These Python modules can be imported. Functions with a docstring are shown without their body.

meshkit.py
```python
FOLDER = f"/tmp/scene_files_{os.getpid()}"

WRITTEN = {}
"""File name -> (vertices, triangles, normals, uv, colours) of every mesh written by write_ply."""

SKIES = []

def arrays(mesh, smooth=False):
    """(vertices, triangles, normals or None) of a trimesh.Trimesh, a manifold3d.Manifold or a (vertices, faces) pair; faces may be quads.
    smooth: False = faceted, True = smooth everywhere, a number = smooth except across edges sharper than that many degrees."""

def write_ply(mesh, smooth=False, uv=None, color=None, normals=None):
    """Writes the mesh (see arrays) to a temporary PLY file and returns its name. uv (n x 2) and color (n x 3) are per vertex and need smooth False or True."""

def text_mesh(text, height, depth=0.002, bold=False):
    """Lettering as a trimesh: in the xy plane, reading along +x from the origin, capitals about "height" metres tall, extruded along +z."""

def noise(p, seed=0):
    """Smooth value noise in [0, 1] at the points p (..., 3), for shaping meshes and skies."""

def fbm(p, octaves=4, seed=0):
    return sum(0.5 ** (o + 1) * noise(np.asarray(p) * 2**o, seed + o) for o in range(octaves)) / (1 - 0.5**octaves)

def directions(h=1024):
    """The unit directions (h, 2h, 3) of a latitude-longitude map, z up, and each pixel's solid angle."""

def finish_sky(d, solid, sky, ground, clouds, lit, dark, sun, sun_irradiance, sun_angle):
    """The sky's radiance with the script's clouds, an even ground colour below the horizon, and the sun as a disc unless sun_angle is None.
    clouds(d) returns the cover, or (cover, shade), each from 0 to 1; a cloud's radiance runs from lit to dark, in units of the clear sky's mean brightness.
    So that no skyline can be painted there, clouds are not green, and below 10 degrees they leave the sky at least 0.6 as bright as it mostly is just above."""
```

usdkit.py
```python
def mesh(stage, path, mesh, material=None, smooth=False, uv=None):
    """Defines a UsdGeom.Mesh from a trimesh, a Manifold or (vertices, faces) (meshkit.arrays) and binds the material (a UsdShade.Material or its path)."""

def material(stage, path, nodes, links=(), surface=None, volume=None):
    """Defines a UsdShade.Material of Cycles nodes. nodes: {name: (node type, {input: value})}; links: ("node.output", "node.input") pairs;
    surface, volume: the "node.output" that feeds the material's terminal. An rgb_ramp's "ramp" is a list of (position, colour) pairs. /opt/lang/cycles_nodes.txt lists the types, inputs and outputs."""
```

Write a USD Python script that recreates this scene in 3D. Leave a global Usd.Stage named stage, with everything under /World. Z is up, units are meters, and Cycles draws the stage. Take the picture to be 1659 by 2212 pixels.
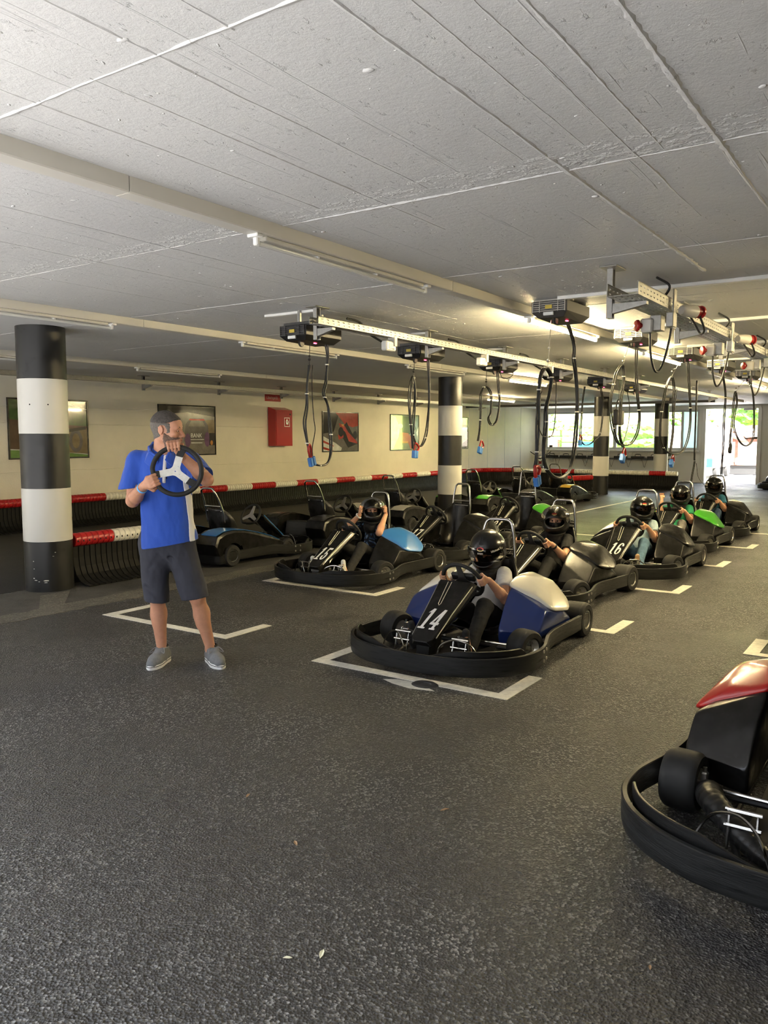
import math, numpy as np, trimesh, manifold3d as m3, usdkit, meshkit
from pxr import Usd, UsdGeom, UsdLux, UsdShade, Gf
from shapely.geometry import Polygon, LineString, box as sbox
from shapely.ops import unary_union
PI = math.pi
rng = np.random.default_rng(7)
stage = Usd.Stage.CreateInMemory()
UsdGeom.Xform.Define(stage, '/World')

# ---------------------------------------------------------------- camera, sky, exposure
F, PITCH, YAW, CAMH = 1737.3, math.radians(5.2825), math.radians(34.22), 1.62      # focal length in pixels of the 1659 px wide picture
_fw = np.array([math.cos(YAW)*math.cos(PITCH), math.sin(YAW)*math.cos(PITCH), -math.sin(PITCH)])
_rt = np.array([math.sin(YAW), -math.cos(YAW), 0.0])
_up = np.cross(_rt, _fw)
cam = UsdGeom.Camera.Define(stage, '/World/camera')
cam.AddTransformOp().Set(Gf.Matrix4d(*_rt, 0, *_up, 0, *(-_fw), 0, 0, 0, CAMH, 1))
cam.CreateHorizontalApertureAttr(36.0)
cam.CreateVerticalApertureAttr(48.0)
cam.CreateFocalLengthAttr(36.0*F/1659)
cam.CreateClippingRangeAttr((0.05, 500.0))
cam.CreateExposureAttr(2.8)
sky = UsdLux.DomeLight.Define(stage, '/World/sky')
sky_mat = usdkit.material(stage, '/World/Looks/sky_look', {
    's': ('sky_texture', {'sky_type': 'multiple_scattering', 'sun_elevation': math.radians(50), 'sun_rotation': math.radians(215), 'sun_disc': True, 'sun_intensity': 0.3, 'aerosol_density': 2.0}),
    'h': ('hsv', {'saturation': 0.3, 'value': 1.0}),
    'b': ('background_shader', {'strength': 0.15})}, [('s.color', 'h.color'), ('h.color', 'b.color')], surface='b.background')
UsdShade.MaterialBindingAPI.Apply(sky.GetPrim()).Bind(sky_mat)
LAMP = 72
CEIL = 2.77

# ---------------------------------------------------------------- helpers: prims
def tag(o, label=None, cat=None, group=None, kind=None):
    p = o.GetPrim() if hasattr(o, 'GetPrim') else o
    for k, v in (('label', label), ('category', cat), ('group', group), ('kind', kind)):
        if v: p.SetCustomDataByKey(k, v)
    return o
_used = {}
def _path(parent, name):
    base = f'{parent}/{name}'
    n = _used.get(base, 0); _used[base] = n+1
    return base if n == 0 else f'{base}_{n:03d}'
def thing(name, label, cat, loc=(0, 0, 0), rot=0.0, group=None, kind=None):
    x = UsdGeom.Xform.Define(stage, _path('/World', name))
    x.AddTranslateOp().Set(Gf.Vec3d(*map(float, loc)))
    if rot: x.AddRotateZOp().Set(float(rot))
    tag(x, label, cat, group, kind)
    return str(x.GetPath())
def obj(name, mesh, mat, parent='/World', smooth=35, label=None, cat=None, group=None, kind=None):
    m = usdkit.mesh(stage, _path(parent, name), mesh, mat, smooth=smooth)
    if mat in DOUBLE: m.CreateDoubleSidedAttr(True)
    tag(m, label, cat, group, kind)
    return str(m.GetPath())
DOUBLE = set()

# ---------------------------------------------------------------- helpers: meshes are (vertices, triangles)
def tri(f):
    f = np.asarray(f, int)
    return np.vstack([f[:, [0, 1, 2]], f[:, [0, 2, 3]]]) if f.shape[1] == 4 else f
def cat(ms):
    vs, fs, n = [], [], 0
    for v, f in ms:
        vs.append(np.asarray(v, float)); fs.append(tri(f)+n); n += len(v)
    return np.vstack(vs), np.vstack(fs)
def mv(m, t=(0, 0, 0), rz=0, ry=0, rx=0, s=1.0):
    v = np.asarray(m[0], float)*s
    for a, ax in ((rx, 0), (ry, 1), (rz, 2)):
        if a:
            c, q = math.cos(a), math.sin(a); i, j = [(1, 2), (2, 0), (0, 1)][ax]
            v = v.copy(); vi, vj = v[:, i].copy(), v[:, j].copy()
            v[:, i] = c*vi-q*vj; v[:, j] = q*vi+c*vj
    f = tri(m[1])
    if np.prod(np.broadcast_to(s, 3)) < 0: f = f[:, ::-1]
    return v+np.asarray(t, float), f
def flipy(m): return mv(m, s=np.array([1, -1, 1.0]))
def frame(m, o, ex, ey, ez):
    return np.asarray(m[0])@np.array([ex, ey, ez], float)+np.asarray(o, float), tri(m[1])
def box(c, s):
    b = trimesh.creation.box(s); return np.array(b.vertices)+np.asarray(c, float), np.array(b.faces)
def hull(p):
    h = m3.Manifold.hull_points(np.asarray(p, float)).to_mesh(); return np.array(h.vert_properties[:, :3], float), np.array(h.tri_verts)
_ico = {k: np.array(trimesh.creation.icosphere(k).vertices) for k in (0, 1, 2, 3)}
def rhull(p, r, n=1):
    p = np.asarray(p, float); return hull((p[:, None]+_ico[n][None]*r).reshape(-1, 3))
def cbox(c, s, b=0.004):
    c, s = np.asarray(c, float), np.asarray(s, float)/2; b = min(b, *(s*.9)); pts = []
    for q in np.array(np.meshgrid([-1, 1], [-1, 1], [-1, 1])).reshape(3, -1).T:
        for k in range(3):
            d = s-b; d[k] = s[k]; pts.append(c+q*d)
    return hull(pts)
def rbox(c, s, r=0.02, n=1):
    c, s = np.asarray(c, float), np.asarray(s, float)/2-r
    return rhull([c+q*s for q in np.array(np.meshgrid([-1, 1], [-1, 1], [-1, 1])).reshape(3, -1).T], r, n)
def ball(c, r, n=2):
    s = trimesh.creation.icosphere(n); return np.array(s.vertices)*r+np.asarray(c, float), np.array(s.faces)
def catmull(p, n=8, closed=False):
    p = np.asarray(p, float); k = len(p)
    q = np.vstack([p[-1], p, p[0], p[1]]) if closed else np.vstack([2*p[0]-p[1], p, 2*p[-1]-p[-2]])
    out = []
    for i in range(k if closed else k-1):
        a, b, c, d = q[i:i+4]
        for t in np.arange(n)/n:
            out.append(.5*(2*b+(c-a)*t+(2*a-5*b+4*c-d)*t*t+(3*b-a-3*c+d)*t**3))
    if not closed: out.append(p[-1])
    return np.array(out)
def tube(p, r, n=8, closed=False, caps=True):
    p = np.asarray(p, float); k = len(p); r = np.broadcast_to(np.asarray(r, float), (k,))
    t = (np.roll(p, -1, 0)-np.roll(p, 1, 0)) if closed else np.gradient(p, axis=0)
    t /= np.linalg.norm(t, axis=1, keepdims=True)+1e-12
    u = np.cross(t[0], [0, 0, 1.0]);  u = np.cross(t[0], [1.0, 0, 0]) if np.linalg.norm(u) < .1 else u
    a = np.arange(n)/n*2*PI; vs = []
    for i in range(k):
        u = u-t[i]*(u@t[i]); u /= np.linalg.norm(u)+1e-12; w = np.cross(t[i], u)
        vs.append(p[i]+r[i]*(np.cos(a)[:, None]*u+np.sin(a)[:, None]*w))
    f = grid_faces(k, n, closed, True); v = np.vstack(vs)
    if caps and not closed:
        v = np.vstack([v, p[:1], p[-1:]]); m = k*n; b = (k-1)*n
        f = np.vstack([tri(f), [[m, (j+1) % n, j] for j in range(n)], [[m+1, b+j, b+(j+1) % n] for j in range(n)]])
    return v, tri(f)
def grid_faces(k, n, closed_k=False, closed_n=False):
    f = []
    for i in range(k if closed_k else k-1):
        a, b = i*n, ((i+1) % k)*n
        for j in range(n if closed_n else n-1):
            j2 = (j+1) % n; f.append([a+j, a+j2, b+j2, b+j])
    return np.array(f)
def loft(rings, closed_k=False, caps=True):
    rings = [np.asarray(r, float) for r in rings]; k, n = len(rings), len(rings[0])
    v, f = np.vstack(rings), tri(grid_faces(k, n, closed_k, True))
    if caps and not closed_k:
        v = np.vstack([v, rings[0].mean(0), rings[-1].mean(0)]); m, b = k*n, (k-1)*n
        f = np.vstack([f, [[m, (j+1) % n, j] for j in range(n)], [[m+1, b+j, b+(j+1) % n] for j in range(n)]])
    return v, f
def lathe(prof, n=24, axis=2, closed=False):
    prof = np.asarray(prof, float); a = np.arange(n)/n*2*PI
    rings = np.array([[(r*math.cos(x), r*math.sin(x), z) for r, z in prof] for x in a])
    v, f = rings.reshape(-1, 3), tri(grid_faces(n, len(prof), True, closed))[:, ::-1]
    v = v[:, {2: [0, 1, 2], 0: [2, 0, 1], 1: [1, 2, 0]}[axis]]
    return v, f
def cyl(a, b, r, n=12): return tube([a, b], r, n)
def prism(poly, h, z=0.0):
    poly = Polygon(poly) if not hasattr(poly, 'geoms') and not hasattr(poly, 'exterior') else poly
    ms = []
    for g in getattr(poly, 'geoms', [poly]):
        e = trimesh.creation.extrude_polygon(g, h, engine='earcut'); ms.append((np.array(e.vertices)+[0, 0, z], np.array(e.faces)))
    return cat(ms)
def flat_area(m):                       # thick flat piece facing local -y from a prism drawn in (x, z)
    v, f = m; return np.stack([v[:, 0], -v[:, 2], v[:, 1]], 1), tri(f)[:, ::1]
def lettering(s, h, depth=.002, bold=False):
    t = meshkit.text_mesh(s, h, depth, bold); return np.array(t.vertices), np.array(t.faces)
def center_x(m): v = m[0].copy(); v[:, 0] -= (v[:, 0].min()+v[:, 0].max())/2; return v, m[1]

# ---------------------------------------------------------------- helpers: smooth blended bodies (distance fields meshed by surface nets)
class Field:
    def __init__(s, lo, hi, h):
        s.lo, s.h = np.asarray(lo, float), h; s.n = np.ceil((np.asarray(hi)-s.lo)/h).astype(int)+1
        s.D = np.full(s.n, .5, np.float32); s.ax = [s.lo[i]+np.arange(s.n[i])*h for i in range(3)]
    def _blk(s, lo, hi, m):
        i0 = np.clip(np.floor((np.asarray(lo)-m-s.lo)/s.h).astype(int), 0, s.n); i1 = np.clip(np.ceil((np.asarray(hi)+m-s.lo)/s.h).astype(int)+1, 0, s.n)
        sl = tuple(slice(a, b) for a, b in zip(i0, i1))
        P = np.stack(np.meshgrid(*[s.ax[i][sl[i]] for i in range(3)], indexing='ij'), -1).astype(np.float32)
        return sl, P
    def _put(s, sl, d, k, op):
        D = s.D[sl]; d = d.astype(np.float32)
        if D.size == 0: return
        if op == 'sub': d = -d; h = np.maximum(k-np.abs(D-d), 0)/max(k, 1e-6); s.D[sl] = np.maximum(D, d)+h*h*k*.25
        elif op == 'cut': s.D[sl] = np.maximum(D, d)
        else: h = np.maximum(k-np.abs(D-d), 0)/max(k, 1e-6); s.D[sl] = np.minimum(D, d)-h*h*k*.25
    def cap(s, a, b, ra, rb=None, k=.02, op='add', flat=None):
        a, b = np.asarray(a, float), np.asarray(b, float); rb = ra if rb is None else rb; m = max(ra, rb)+k+2*s.h
        sl, P = s._blk(np.minimum(a, b), np.maximum(a, b), m); ab = b-a
        t = np.clip(((P-a)@ab)/(ab@ab+1e-12), 0, 1); q = P-(a+t[..., None]*ab)
        if flat is not None:                        # flatten along direction flat[0] by factor flat[1]
            n = np.asarray(flat[0], float); n /= np.linalg.norm(n); q = q+(q@n)[..., None]*n*(flat[1]-1)
        s._put(sl, np.linalg.norm(q, axis=-1)-(ra+t*(rb-ra)), k, op); return s
    def chain(s, pts, rs, k=.02, op='add', flat=None):
        for i in range(len(pts)-1): s.cap(pts[i], pts[i+1], rs[i], rs[i+1], k, op, flat)
        return s
    def ell(s, c, r, R=None, k=.02, op='add'):
        c, r = np.asarray(c, float), np.asarray(r, float); m = k+2*s.h; e = np.full(3, r.max())
        sl, P = s._blk(c-e, c+e, m); q = P-c
        if R is not None: q = q@np.asarray(R, float)       # columns of R are the ellipsoid's axes
        k0 = np.linalg.norm(q/r, axis=-1); k1 = np.linalg.norm(q/(r*r), axis=-1)
        s._put(sl, k0*(k0-1)/np.maximum(k1, 1e-6), k, op); return s
    def plane(s, n, off, lo=None, hi=None):         # keeps the side where p.n < off (inside a block if given)
        n = np.asarray(n, float); ln = np.linalg.norm(n)
        sl, P = s._blk(s.lo if lo is None else lo, s.lo+s.n*s.h if hi is None else hi, 0)
        s._put(sl, (P@n-off)/ln, 0, 'cut'); return s
    def noise(s, amp, scale, seed=0, lo=None, hi=None):
        sl, P = s._blk(s.lo if lo is None else lo, s.lo+s.n*s.h if hi is None else hi, 0); m = np.abs(s.D[sl]) < .03
        d = s.D[sl]; d[m] += ((meshkit.fbm(P[m]*np.asarray(scale), 3, seed)-.5)*amp).astype(np.float32); s.D[sl] = d; return s
    def mesh(s):
        D = s.D; N = D < 0; nx, ny, nz = D.shape
        c = np.zeros((nx-1, ny-1, nz-1), np.int8)
        for i, j, k in np.ndindex(2, 2, 2): c += N[i:nx-1+i, j:ny-1+j, k:nz-1+k]
        act = (c > 0) & (c < 8); idx = np.full(act.shape, -1, np.int64); I = np.argwhere(act); idx[act] = np.arange(len(I))
        acc, cnt = np.zeros((len(I), 3)), np.zeros(len(I))
        for d in range(3):
            e = np.eye(3, dtype=int)[d]
            for a, b in np.ndindex(2, 2):
                o = np.zeros(3, int); o[(d+1) % 3], o[(d+2) % 3] = a, b
                A = I+o; B = A+e; da = D[A[:, 0], A[:, 1], A[:, 2]]; db = D[B[:, 0], B[:, 1], B[:, 2]]; x = (da < 0) != (db < 0)
                t = np.where(x, da/np.where(x, da-db, 1), 0); acc[x] += (A+e*t[:, None])[x]; cnt[x] += 1
        v = s.lo+acc/cnt[:, None]*s.h; fs = []
        for d in range(3):
            sl0 = [slice(None)]*3; sl1 = [slice(None)]*3; sl0[d] = slice(0, -1); sl1[d] = slice(1, None)
            x = N[tuple(sl0)] != N[tuple(sl1)]; E = np.argwhere(x); u, w = (d+1) % 3, (d+2) % 3
            ok = (E[:, u] > 0) & (E[:, w] > 0) & (E[:, u] < D.shape[u]-1) & (E[:, w] < D.shape[w]-1); E = E[ok]
            eu, ew = np.eye(3, dtype=int)[u], np.eye(3, dtype=int)[w]
            q = np.stack([idx[tuple((E-o).T)] for o in (eu*0, eu, eu+ew, ew)], 1)
            flip = N[tuple(E.T)]; q[~flip] = q[~flip][:, ::-1]; fs.append(q)
        f = np.vstack(fs); f = f[(f >= 0).all(1)]
        return v, tri(f)

# ---------------------------------------------------------------- materials
L = '/World/Looks/'
def lin(h):
    c = np.array([int(h[i:i+2], 16) for i in (1, 3, 5)])/255
    return tuple(np.where(c <= .04045, c/12.92, ((c+.055)/1.055)**2.4))
def pbr(name, col, rough=.5, metal=0.0, vary=0.0, vscale=15, bump=0.0, bscale=200, rvary=0.0, coat=0.0, spec=.5, stretch=(1, 1, 1), **kw):
    col = lin(col) if isinstance(col, str) else col
    n = {'p': ('principled_bsdf', {'base_color': col, 'roughness': rough, 'metallic': metal, 'coat_weight': coat, 'specular_ior_level': spec, **kw})}; k = []
    if vary or bump or rvary:
        n['tc'] = ('texture_coordinate', {}); n['mp'] = ('mapping', {'scale': stretch}); k.append(('tc.object', 'mp.vector'))
    if vary or rvary:
        n['n'] = ('noise_texture', {'scale': vscale, 'detail': 5, 'roughness': .6}); k.append(('mp.vector', 'n.vector'))
    if vary:
        c = np.array(col); n['r'] = ('rgb_ramp', {'ramp': [(.3, tuple(c*(1-vary))), (.7, tuple(np.minimum(c*(1+vary), 1)))]}); k += [('n.fac', 'r.fac'), ('r.color', 'p.base_color')]
    if rvary:
        n['rr'] = ('map_range', {'from_min': .3, 'from_max': .7, 'to_min': max(rough-rvary, .02), 'to_max': rough+rvary}); k += [('n.fac', 'rr.value'), ('rr.result', 'p.roughness')]
    if bump:
        n['bn'] = ('noise_texture', {'scale': bscale, 'detail': 3}); n['b'] = ('bump', {'strength': .6, 'distance': bump}); k += [('mp.vector', 'bn.vector'), ('bn.fac', 'b.height'), ('b.normal', 'p.normal')]
    usdkit.material(stage, L+name, n, k, surface='p.BSDF'); return L+name
def emit(name, col, s):
    usdkit.material(stage, L+name, {'e': ('emission', {'color': col, 'strength': s})}, surface='e.emission'); return L+name

# asphalt: dark binder, paler aggregate showing where it is worn, tyre-polished patches
usdkit.material(stage, L+'asphalt', {
    'g': ('geometry', {}), 'v': ('voronoi_texture', {'scale': 110, 'randomness': 1}), 'v2': ('voronoi_texture', {'scale': 260}),
    'w': ('noise_texture', {'scale': 1.1, 'detail': 6, 'roughness': .65}), 'f': ('noise_texture', {'scale': 38, 'detail': 5, 'roughness': .8}),
    'bw': ('rgb_to_bw', {}), 'st': ('map_range', {'from_min': .66, 'from_max': .8, 'to_min': 0, 'to_max': 1, 'clamp': True}),
    'wr': ('map_range', {'from_min': .38, 'from_max': .66, 'to_min': .25, 'to_max': 1.0, 'clamp': True}),
    'm1': ('math', {'math_type': 'multiply'}), 'base': ('rgb_ramp', {'ramp': [(.34, (.006, .0058, .0055)), (.5, (.021, .0202, .019)), (.68, (.056, .054, .051))]}),
    'mix': ('mix_color', {'b': (.24, .235, .22)}),
    'ed': ('math', {'math_type': 'multiply_add', 'value2': .8}), 'bp': ('bump', {'strength': 1.0, 'distance': .012}),
    'ro': ('map_range', {'from_min': .35, 'from_max': .7, 'to_min': .36, 'to_max': .6}),
    'p': ('principled_bsdf', {'specular_ior_level': .6})},
    [('g.position', 'v.vector'), ('g.position', 'v2.vector'), ('g.position', 'w.vector'), ('g.position', 'f.vector'), ('v.color', 'bw.color'), ('bw.val', 'st.value'), ('w.fac', 'wr.value'),
     ('st.result', 'm1.value1'), ('wr.result', 'm1.value2'), ('f.fac', 'base.fac'), ('base.color', 'mix.a'), ('m1.value', 'mix.fac'), ('mix.result', 'p.base_color'),
     ('v.distance', 'ed.value1'), ('f.fac', 'ed.value3'), ('ed.value', 'bp.height'), ('bp.normal', 'p.normal'), ('w.fac', 'ro.value'), ('ro.result', 'p.roughness')], surface='p.BSDF')
def ground_mat(name, c0, c1, stone, rough=.85, sc=80):
    usdkit.material(stage, L+name, {'g': ('geometry', {}), 'v': ('voronoi_texture', {'scale': sc}), 'w': ('noise_texture', {'scale': 2.2, 'detail': 6, 'roughness': .7}), 'f': ('noise_texture', {'scale': 60, 'detail': 4}),
        'r': ('rgb_ramp', {'ramp': [(.32, c0), (.68, c1)]}), 'bw': ('rgb_to_bw', {}), 'st': ('map_range', {'from_min': .55, 'from_max': 1, 'to_max': .8, 'clamp': True}), 'mix': ('mix_color', {'b': stone}),
        'bp': ('bump', {'strength': .7, 'distance': .005}), 'p': ('principled_bsdf', {'roughness': rough})},
        [('g.position', 'v.vector'), ('g.position', 'w.vector'), ('g.position', 'f.vector'), ('w.fac', 'r.fac'), ('v.color', 'bw.color'), ('bw.val', 'st.value'), ('r.color', 'mix.a'), ('st.result', 'mix.fac'), ('mix.result', 'p.base_color'), ('f.fac', 'bp.height'), ('bp.normal', 'p.normal')], surface='p.BSDF')
ground_mat('worn_joint', (.05, .045, .036), (.11, .1, .08), (.22, .2, .165))
ground_mat('worn_concrete', (.022, .021, .019), (.07, .066, .058), (.085, .08, .07), sc=140)
ground_mat('rubbered_asphalt', (.006, .0058, .0052), (.016, .0155, .014), (.035, .033, .03), rough=.75, sc=110)
ground_mat('yard_concrete', (.30, .295, .28), (.38, .37, .36), (.42, .41, .4))
ground_mat('forecourt', (.125, .125, .127), (.165, .165, .167), (.18, .18, .18))
ground_mat('grass_bank', (.10, .15, .02), (.28, .32, .06), (.2, .28, .04), sc=9)
# painted board-marked concrete ceiling
usdkit.material(stage, L+'ceiling_paint', {
    'g': ('geometry', {}), 'm1': ('mapping', {'scale': (.45, 14, 1)}), 'n1': ('noise_texture', {'scale': 1, 'detail': 3, 'roughness': .7}),
    'l': ('map_range', {'from_min': .63, 'from_max': .66, 'to_min': 0, 'to_max': 1, 'clamp': True}), 'n2': ('noise_texture', {'scale': 26, 'detail': 6, 'roughness': .7}), 'n3': ('noise_texture', {'scale': 140, 'detail': 2}),
    'm4': ('mapping', {'scale': (7, 16, 1)}), 'n4': ('noise_texture', {'scale': 1.6, 'detail': 5, 'roughness': .75}), 'lump': ('map_range', {'from_min': .62, 'from_max': .72, 'to_max': 1.1, 'clamp': True}),
    'a': ('math', {'math_type': 'multiply_add', 'value2': .8}), 'a2': ('math', {'math_type': 'multiply_add', 'value2': .12}), 'a3': ('math', {'math_type': 'add'}), 'bp': ('bump', {'strength': .75, 'distance': .0045}),
    'w': ('noise_texture', {'scale': .5, 'detail': 4}), 'r': ('rgb_ramp', {'ramp': [(.3, (.50, .50, .50)), (.7, (.60, .60, .595))]}),
    'p': ('principled_bsdf', {'roughness': .6, 'specular_ior_level': .35})},
    [('g.position', 'm1.vector'), ('m1.vector', 'n1.vector'), ('n1.fac', 'l.value'), ('g.position', 'n2.vector'), ('g.position', 'n3.vector'), ('l.result', 'a.value1'), ('n2.fac', 'a.value3'), ('n3.fac', 'a2.value1'), ('a.value', 'a2.value3'),
     ('g.position', 'm4.vector'), ('m4.vector', 'n4.vector'), ('n4.fac', 'lump.value'), ('lump.result', 'a3.value1'), ('a2.value', 'a3.value2'), ('a3.value', 'bp.height'),
     ('bp.normal', 'p.normal'), ('g.position', 'w.vector'), ('w.fac', 'r.fac'), ('r.color', 'p.base_color')], surface='p.BSDF')
pbr('ceiling_rough', (.56, .56, .555), .7, bump=.012, bscale=60)
pbr('wall_beige', (.70, .655, .54), .75, vary=.06, vscale=1.5, bump=.004, bscale=40)
pbr('wall_white', (.72, .72, .70), .7, bump=.002, bscale=60)
pbr('frame_grey', (.5, .52, .54), .4)
pbr('rail_paint', (.52, .50, .45), .4, spec=.5)
pbr('white_plastic', (.7, .7, .68), .35)
pbr('tube_off', (.62, .62, .6), .15, coat=.5)
emit('tube_on', (1.0, .80, .42), LAMP)
pbr('galvanised', (.30, .295, .275), .45, metal=.7, vary=.12, vscale=30)
pbr('column_black', (.010, .010, .010), .42, vary=.3, vscale=6, rvary=.1)
pbr('column_white', (.6, .59, .545), .4, bump=.001, bscale=300)
pbr('chip', (.7, .69, .62), .7)
pbr('line_paint', (.68, .66, .58), .6, vary=.16, vscale=25, bump=.004, bscale=180)
pbr('tube_red', (.42, .012, .014), .32, vary=.2, vscale=20)
pbr('tube_white', (.74, .71, .62), .35, vary=.08, vscale=20)
pbr('strip_rubber', (.008, .0078, .0073), .65, spec=.2, vary=.3, vscale=12, rvary=.12)
pbr('strip_dark', (.006, .006, .006), .7)
pbr('kart_plastic', (.007, .007, .007), .38, spec=.35, vary=.3, vscale=14, rvary=.08, bump=.0012, bscale=40, stretch=(.4, .4, 5))
pbr('scuffed_plastic', (.010, .0103, .0103), .42, spec=.32, vary=.55, vscale=9, rvary=.14, bump=.002, bscale=35, stretch=(.5, .5, 6))
pbr('satin_black', (.006, .0059, .0057), .27, spec=.42, rvary=.06, vscale=8)
pbr('matte_black', (.007, .007, .007), .55)
pbr('black_rubber', (.011, .0108, .0105), .68, vary=.25, vscale=30, rvary=.1)
pbr('chrome', (.55, .54, .51), .16, metal=1.0)
pbr('steel', (.6, .58, .54), .3, metal=1.0)
pbr('alloy', (.66, .64, .58), .3, metal=.9)
pbr('number_white', (.92, .91, .88), .45)
pbr('pod_blue', (.014, .036, .19), .22, coat=.8, metal=.25)
pbr('cover_white', (.76, .73, .62), .22, coat=.5)
pbr('cover_blue', (.03, .16, .46), .25, coat=.5)
pbr('cover_green', (.05, .30, .02), .25, coat=.5)
pbr('cover_yellow', (.78, .48, .03), .25, coat=.5)
pbr('cover_red', (.42, .012, .011), .24, coat=.35)
pbr('cover_silver', (.55, .54, .5), .3, metal=.4)
pbr('cable_black', (.010, .010, .010), .45)
pbr('charger_black', (.012, .012, .012), .42)
pbr('charger_grey', (.045, .044, .042), .45)
pbr('plug_red', (.30, .012, .010), .3, coat=.3)
pbr('plug_blue', (.045, .17, .48), .4)
pbr('led_red_off', (.9, .05, .08), .3, emission_color=(1, .05, .1), emission_strength=2.0)
pbr('fire_red', (.36, .010, .014), .3, coat=.2)
pbr('skin', (.50, .25, .155), .5, vary=.08, vscale=30, bump=.0008, bscale=350, spec=.4, subsurface_weight=.12, subsurface_scale=.006, subsurface_radius=(1, .35, .2))
pbr('skin_kid', (.60, .32, .20), .5, vary=.05, vscale=30, subsurface_weight=.1, subsurface_scale=.005, subsurface_radius=(1, .35, .2))
pbr('eye_white', (.7, .68, .65), .2)
pbr('eye_dark', (.02, .012, .008), .15)
pbr('hair', (.05, .042, .037), .7, vary=.5, vscale=90, bump=.004, bscale=300)
pbr('beard', (.15, .095, .07), .8, vary=.5, vscale=160, bump=.003, bscale=400)
pbr('lip', (.40, .15, .12), .45)
pbr('shirt_blue', (.012, .070, .42), .8, vary=.06, vscale=8, bump=.0012, bscale=500, sheen_weight=.2)
pbr('shirt_white', (.72, .71, .70), .8, bump=.001, bscale=400)
pbr('shorts_navy', (.030, .032, .046), .85, vary=.12, vscale=12, bump=.0012, bscale=450)
pbr('wristband', (.16, .46, .85), .4)
pbr('shoe_grey', (.16, .165, .17), .85, vary=.15, vscale=40, bump=.001, bscale=400)
pbr('shoe_white', (.75, .75, .72), .5)
pbr('lace', (.20, .20, .205), .8)
pbr('cloth_black', (.010, .010, .0105), .85, vary=.2, vscale=15, bump=.001, bscale=300)
pbr('cloth_green', (.012, .20, .085), .85, bump=.001, bscale=300)
pbr('cloth_teal', (.02, .13, .22), .85, bump=.001, bscale=300)
pbr('cloth_pale', (.42, .55, .62), .85, bump=.001, bscale=300)
pbr('denim', (.12, .22, .33), .85, vary=.25, vscale=18, bump=.001, bscale=500)
pbr('denim_dark', (.03, .06, .12), .85, vary=.25, vscale=18)
pbr('trouser_grey', (.16, .15, .14), .85, vary=.2, vscale=18)
usdkit.material(stage, L+'cloth_print', {'tc': ('texture_coordinate', {}), 'n': ('noise_texture', {'scale': 13, 'detail': 5, 'roughness': .6, 'distortion': 2.2}), 'r': ('rgb_ramp', {'ramp': [(.5, (.008, .009, .013)), (.56, (.02, .06, .16)), (.6, (.12, .26, .45)), (.66, (.55, .65, .72)), (.7, (.02, .03, .06))]}), 'p': ('principled_bsdf', {'roughness': .85})},
    [('tc.object', 'n.vector'), ('n.fac', 'r.fac'), ('r.color', 'p.base_color')], surface='p.BSDF')
pbr('helmet_black', (.007, .007, .007), .24, coat=.25, rvary=.03, vscale=5)
pbr('helmet_lining', (.006, .006, .006), .85)
pbr('flag_red', (.55, .03, .03), .4); pbr('flag_gold', (.75, .55, .2), .4); pbr('sticker_pale', (.75, .7, .58), .4)
usdkit.material(stage, L+'visor', {'t': ('transparent_bsdf', {'color': (.30, .29, .27)}), 'g': ('glossy_bsdf', {'color': (.55, .55, .55), 'roughness': .06}), 'f': ('fresnel', {'IOR': 1.35}), 'm': ('mix_closure', {})}, [('f.fac', 'm.fac'), ('t.BSDF', 'm.closure1'), ('g.BSDF', 'm.closure2')], surface='m.closure')
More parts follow.
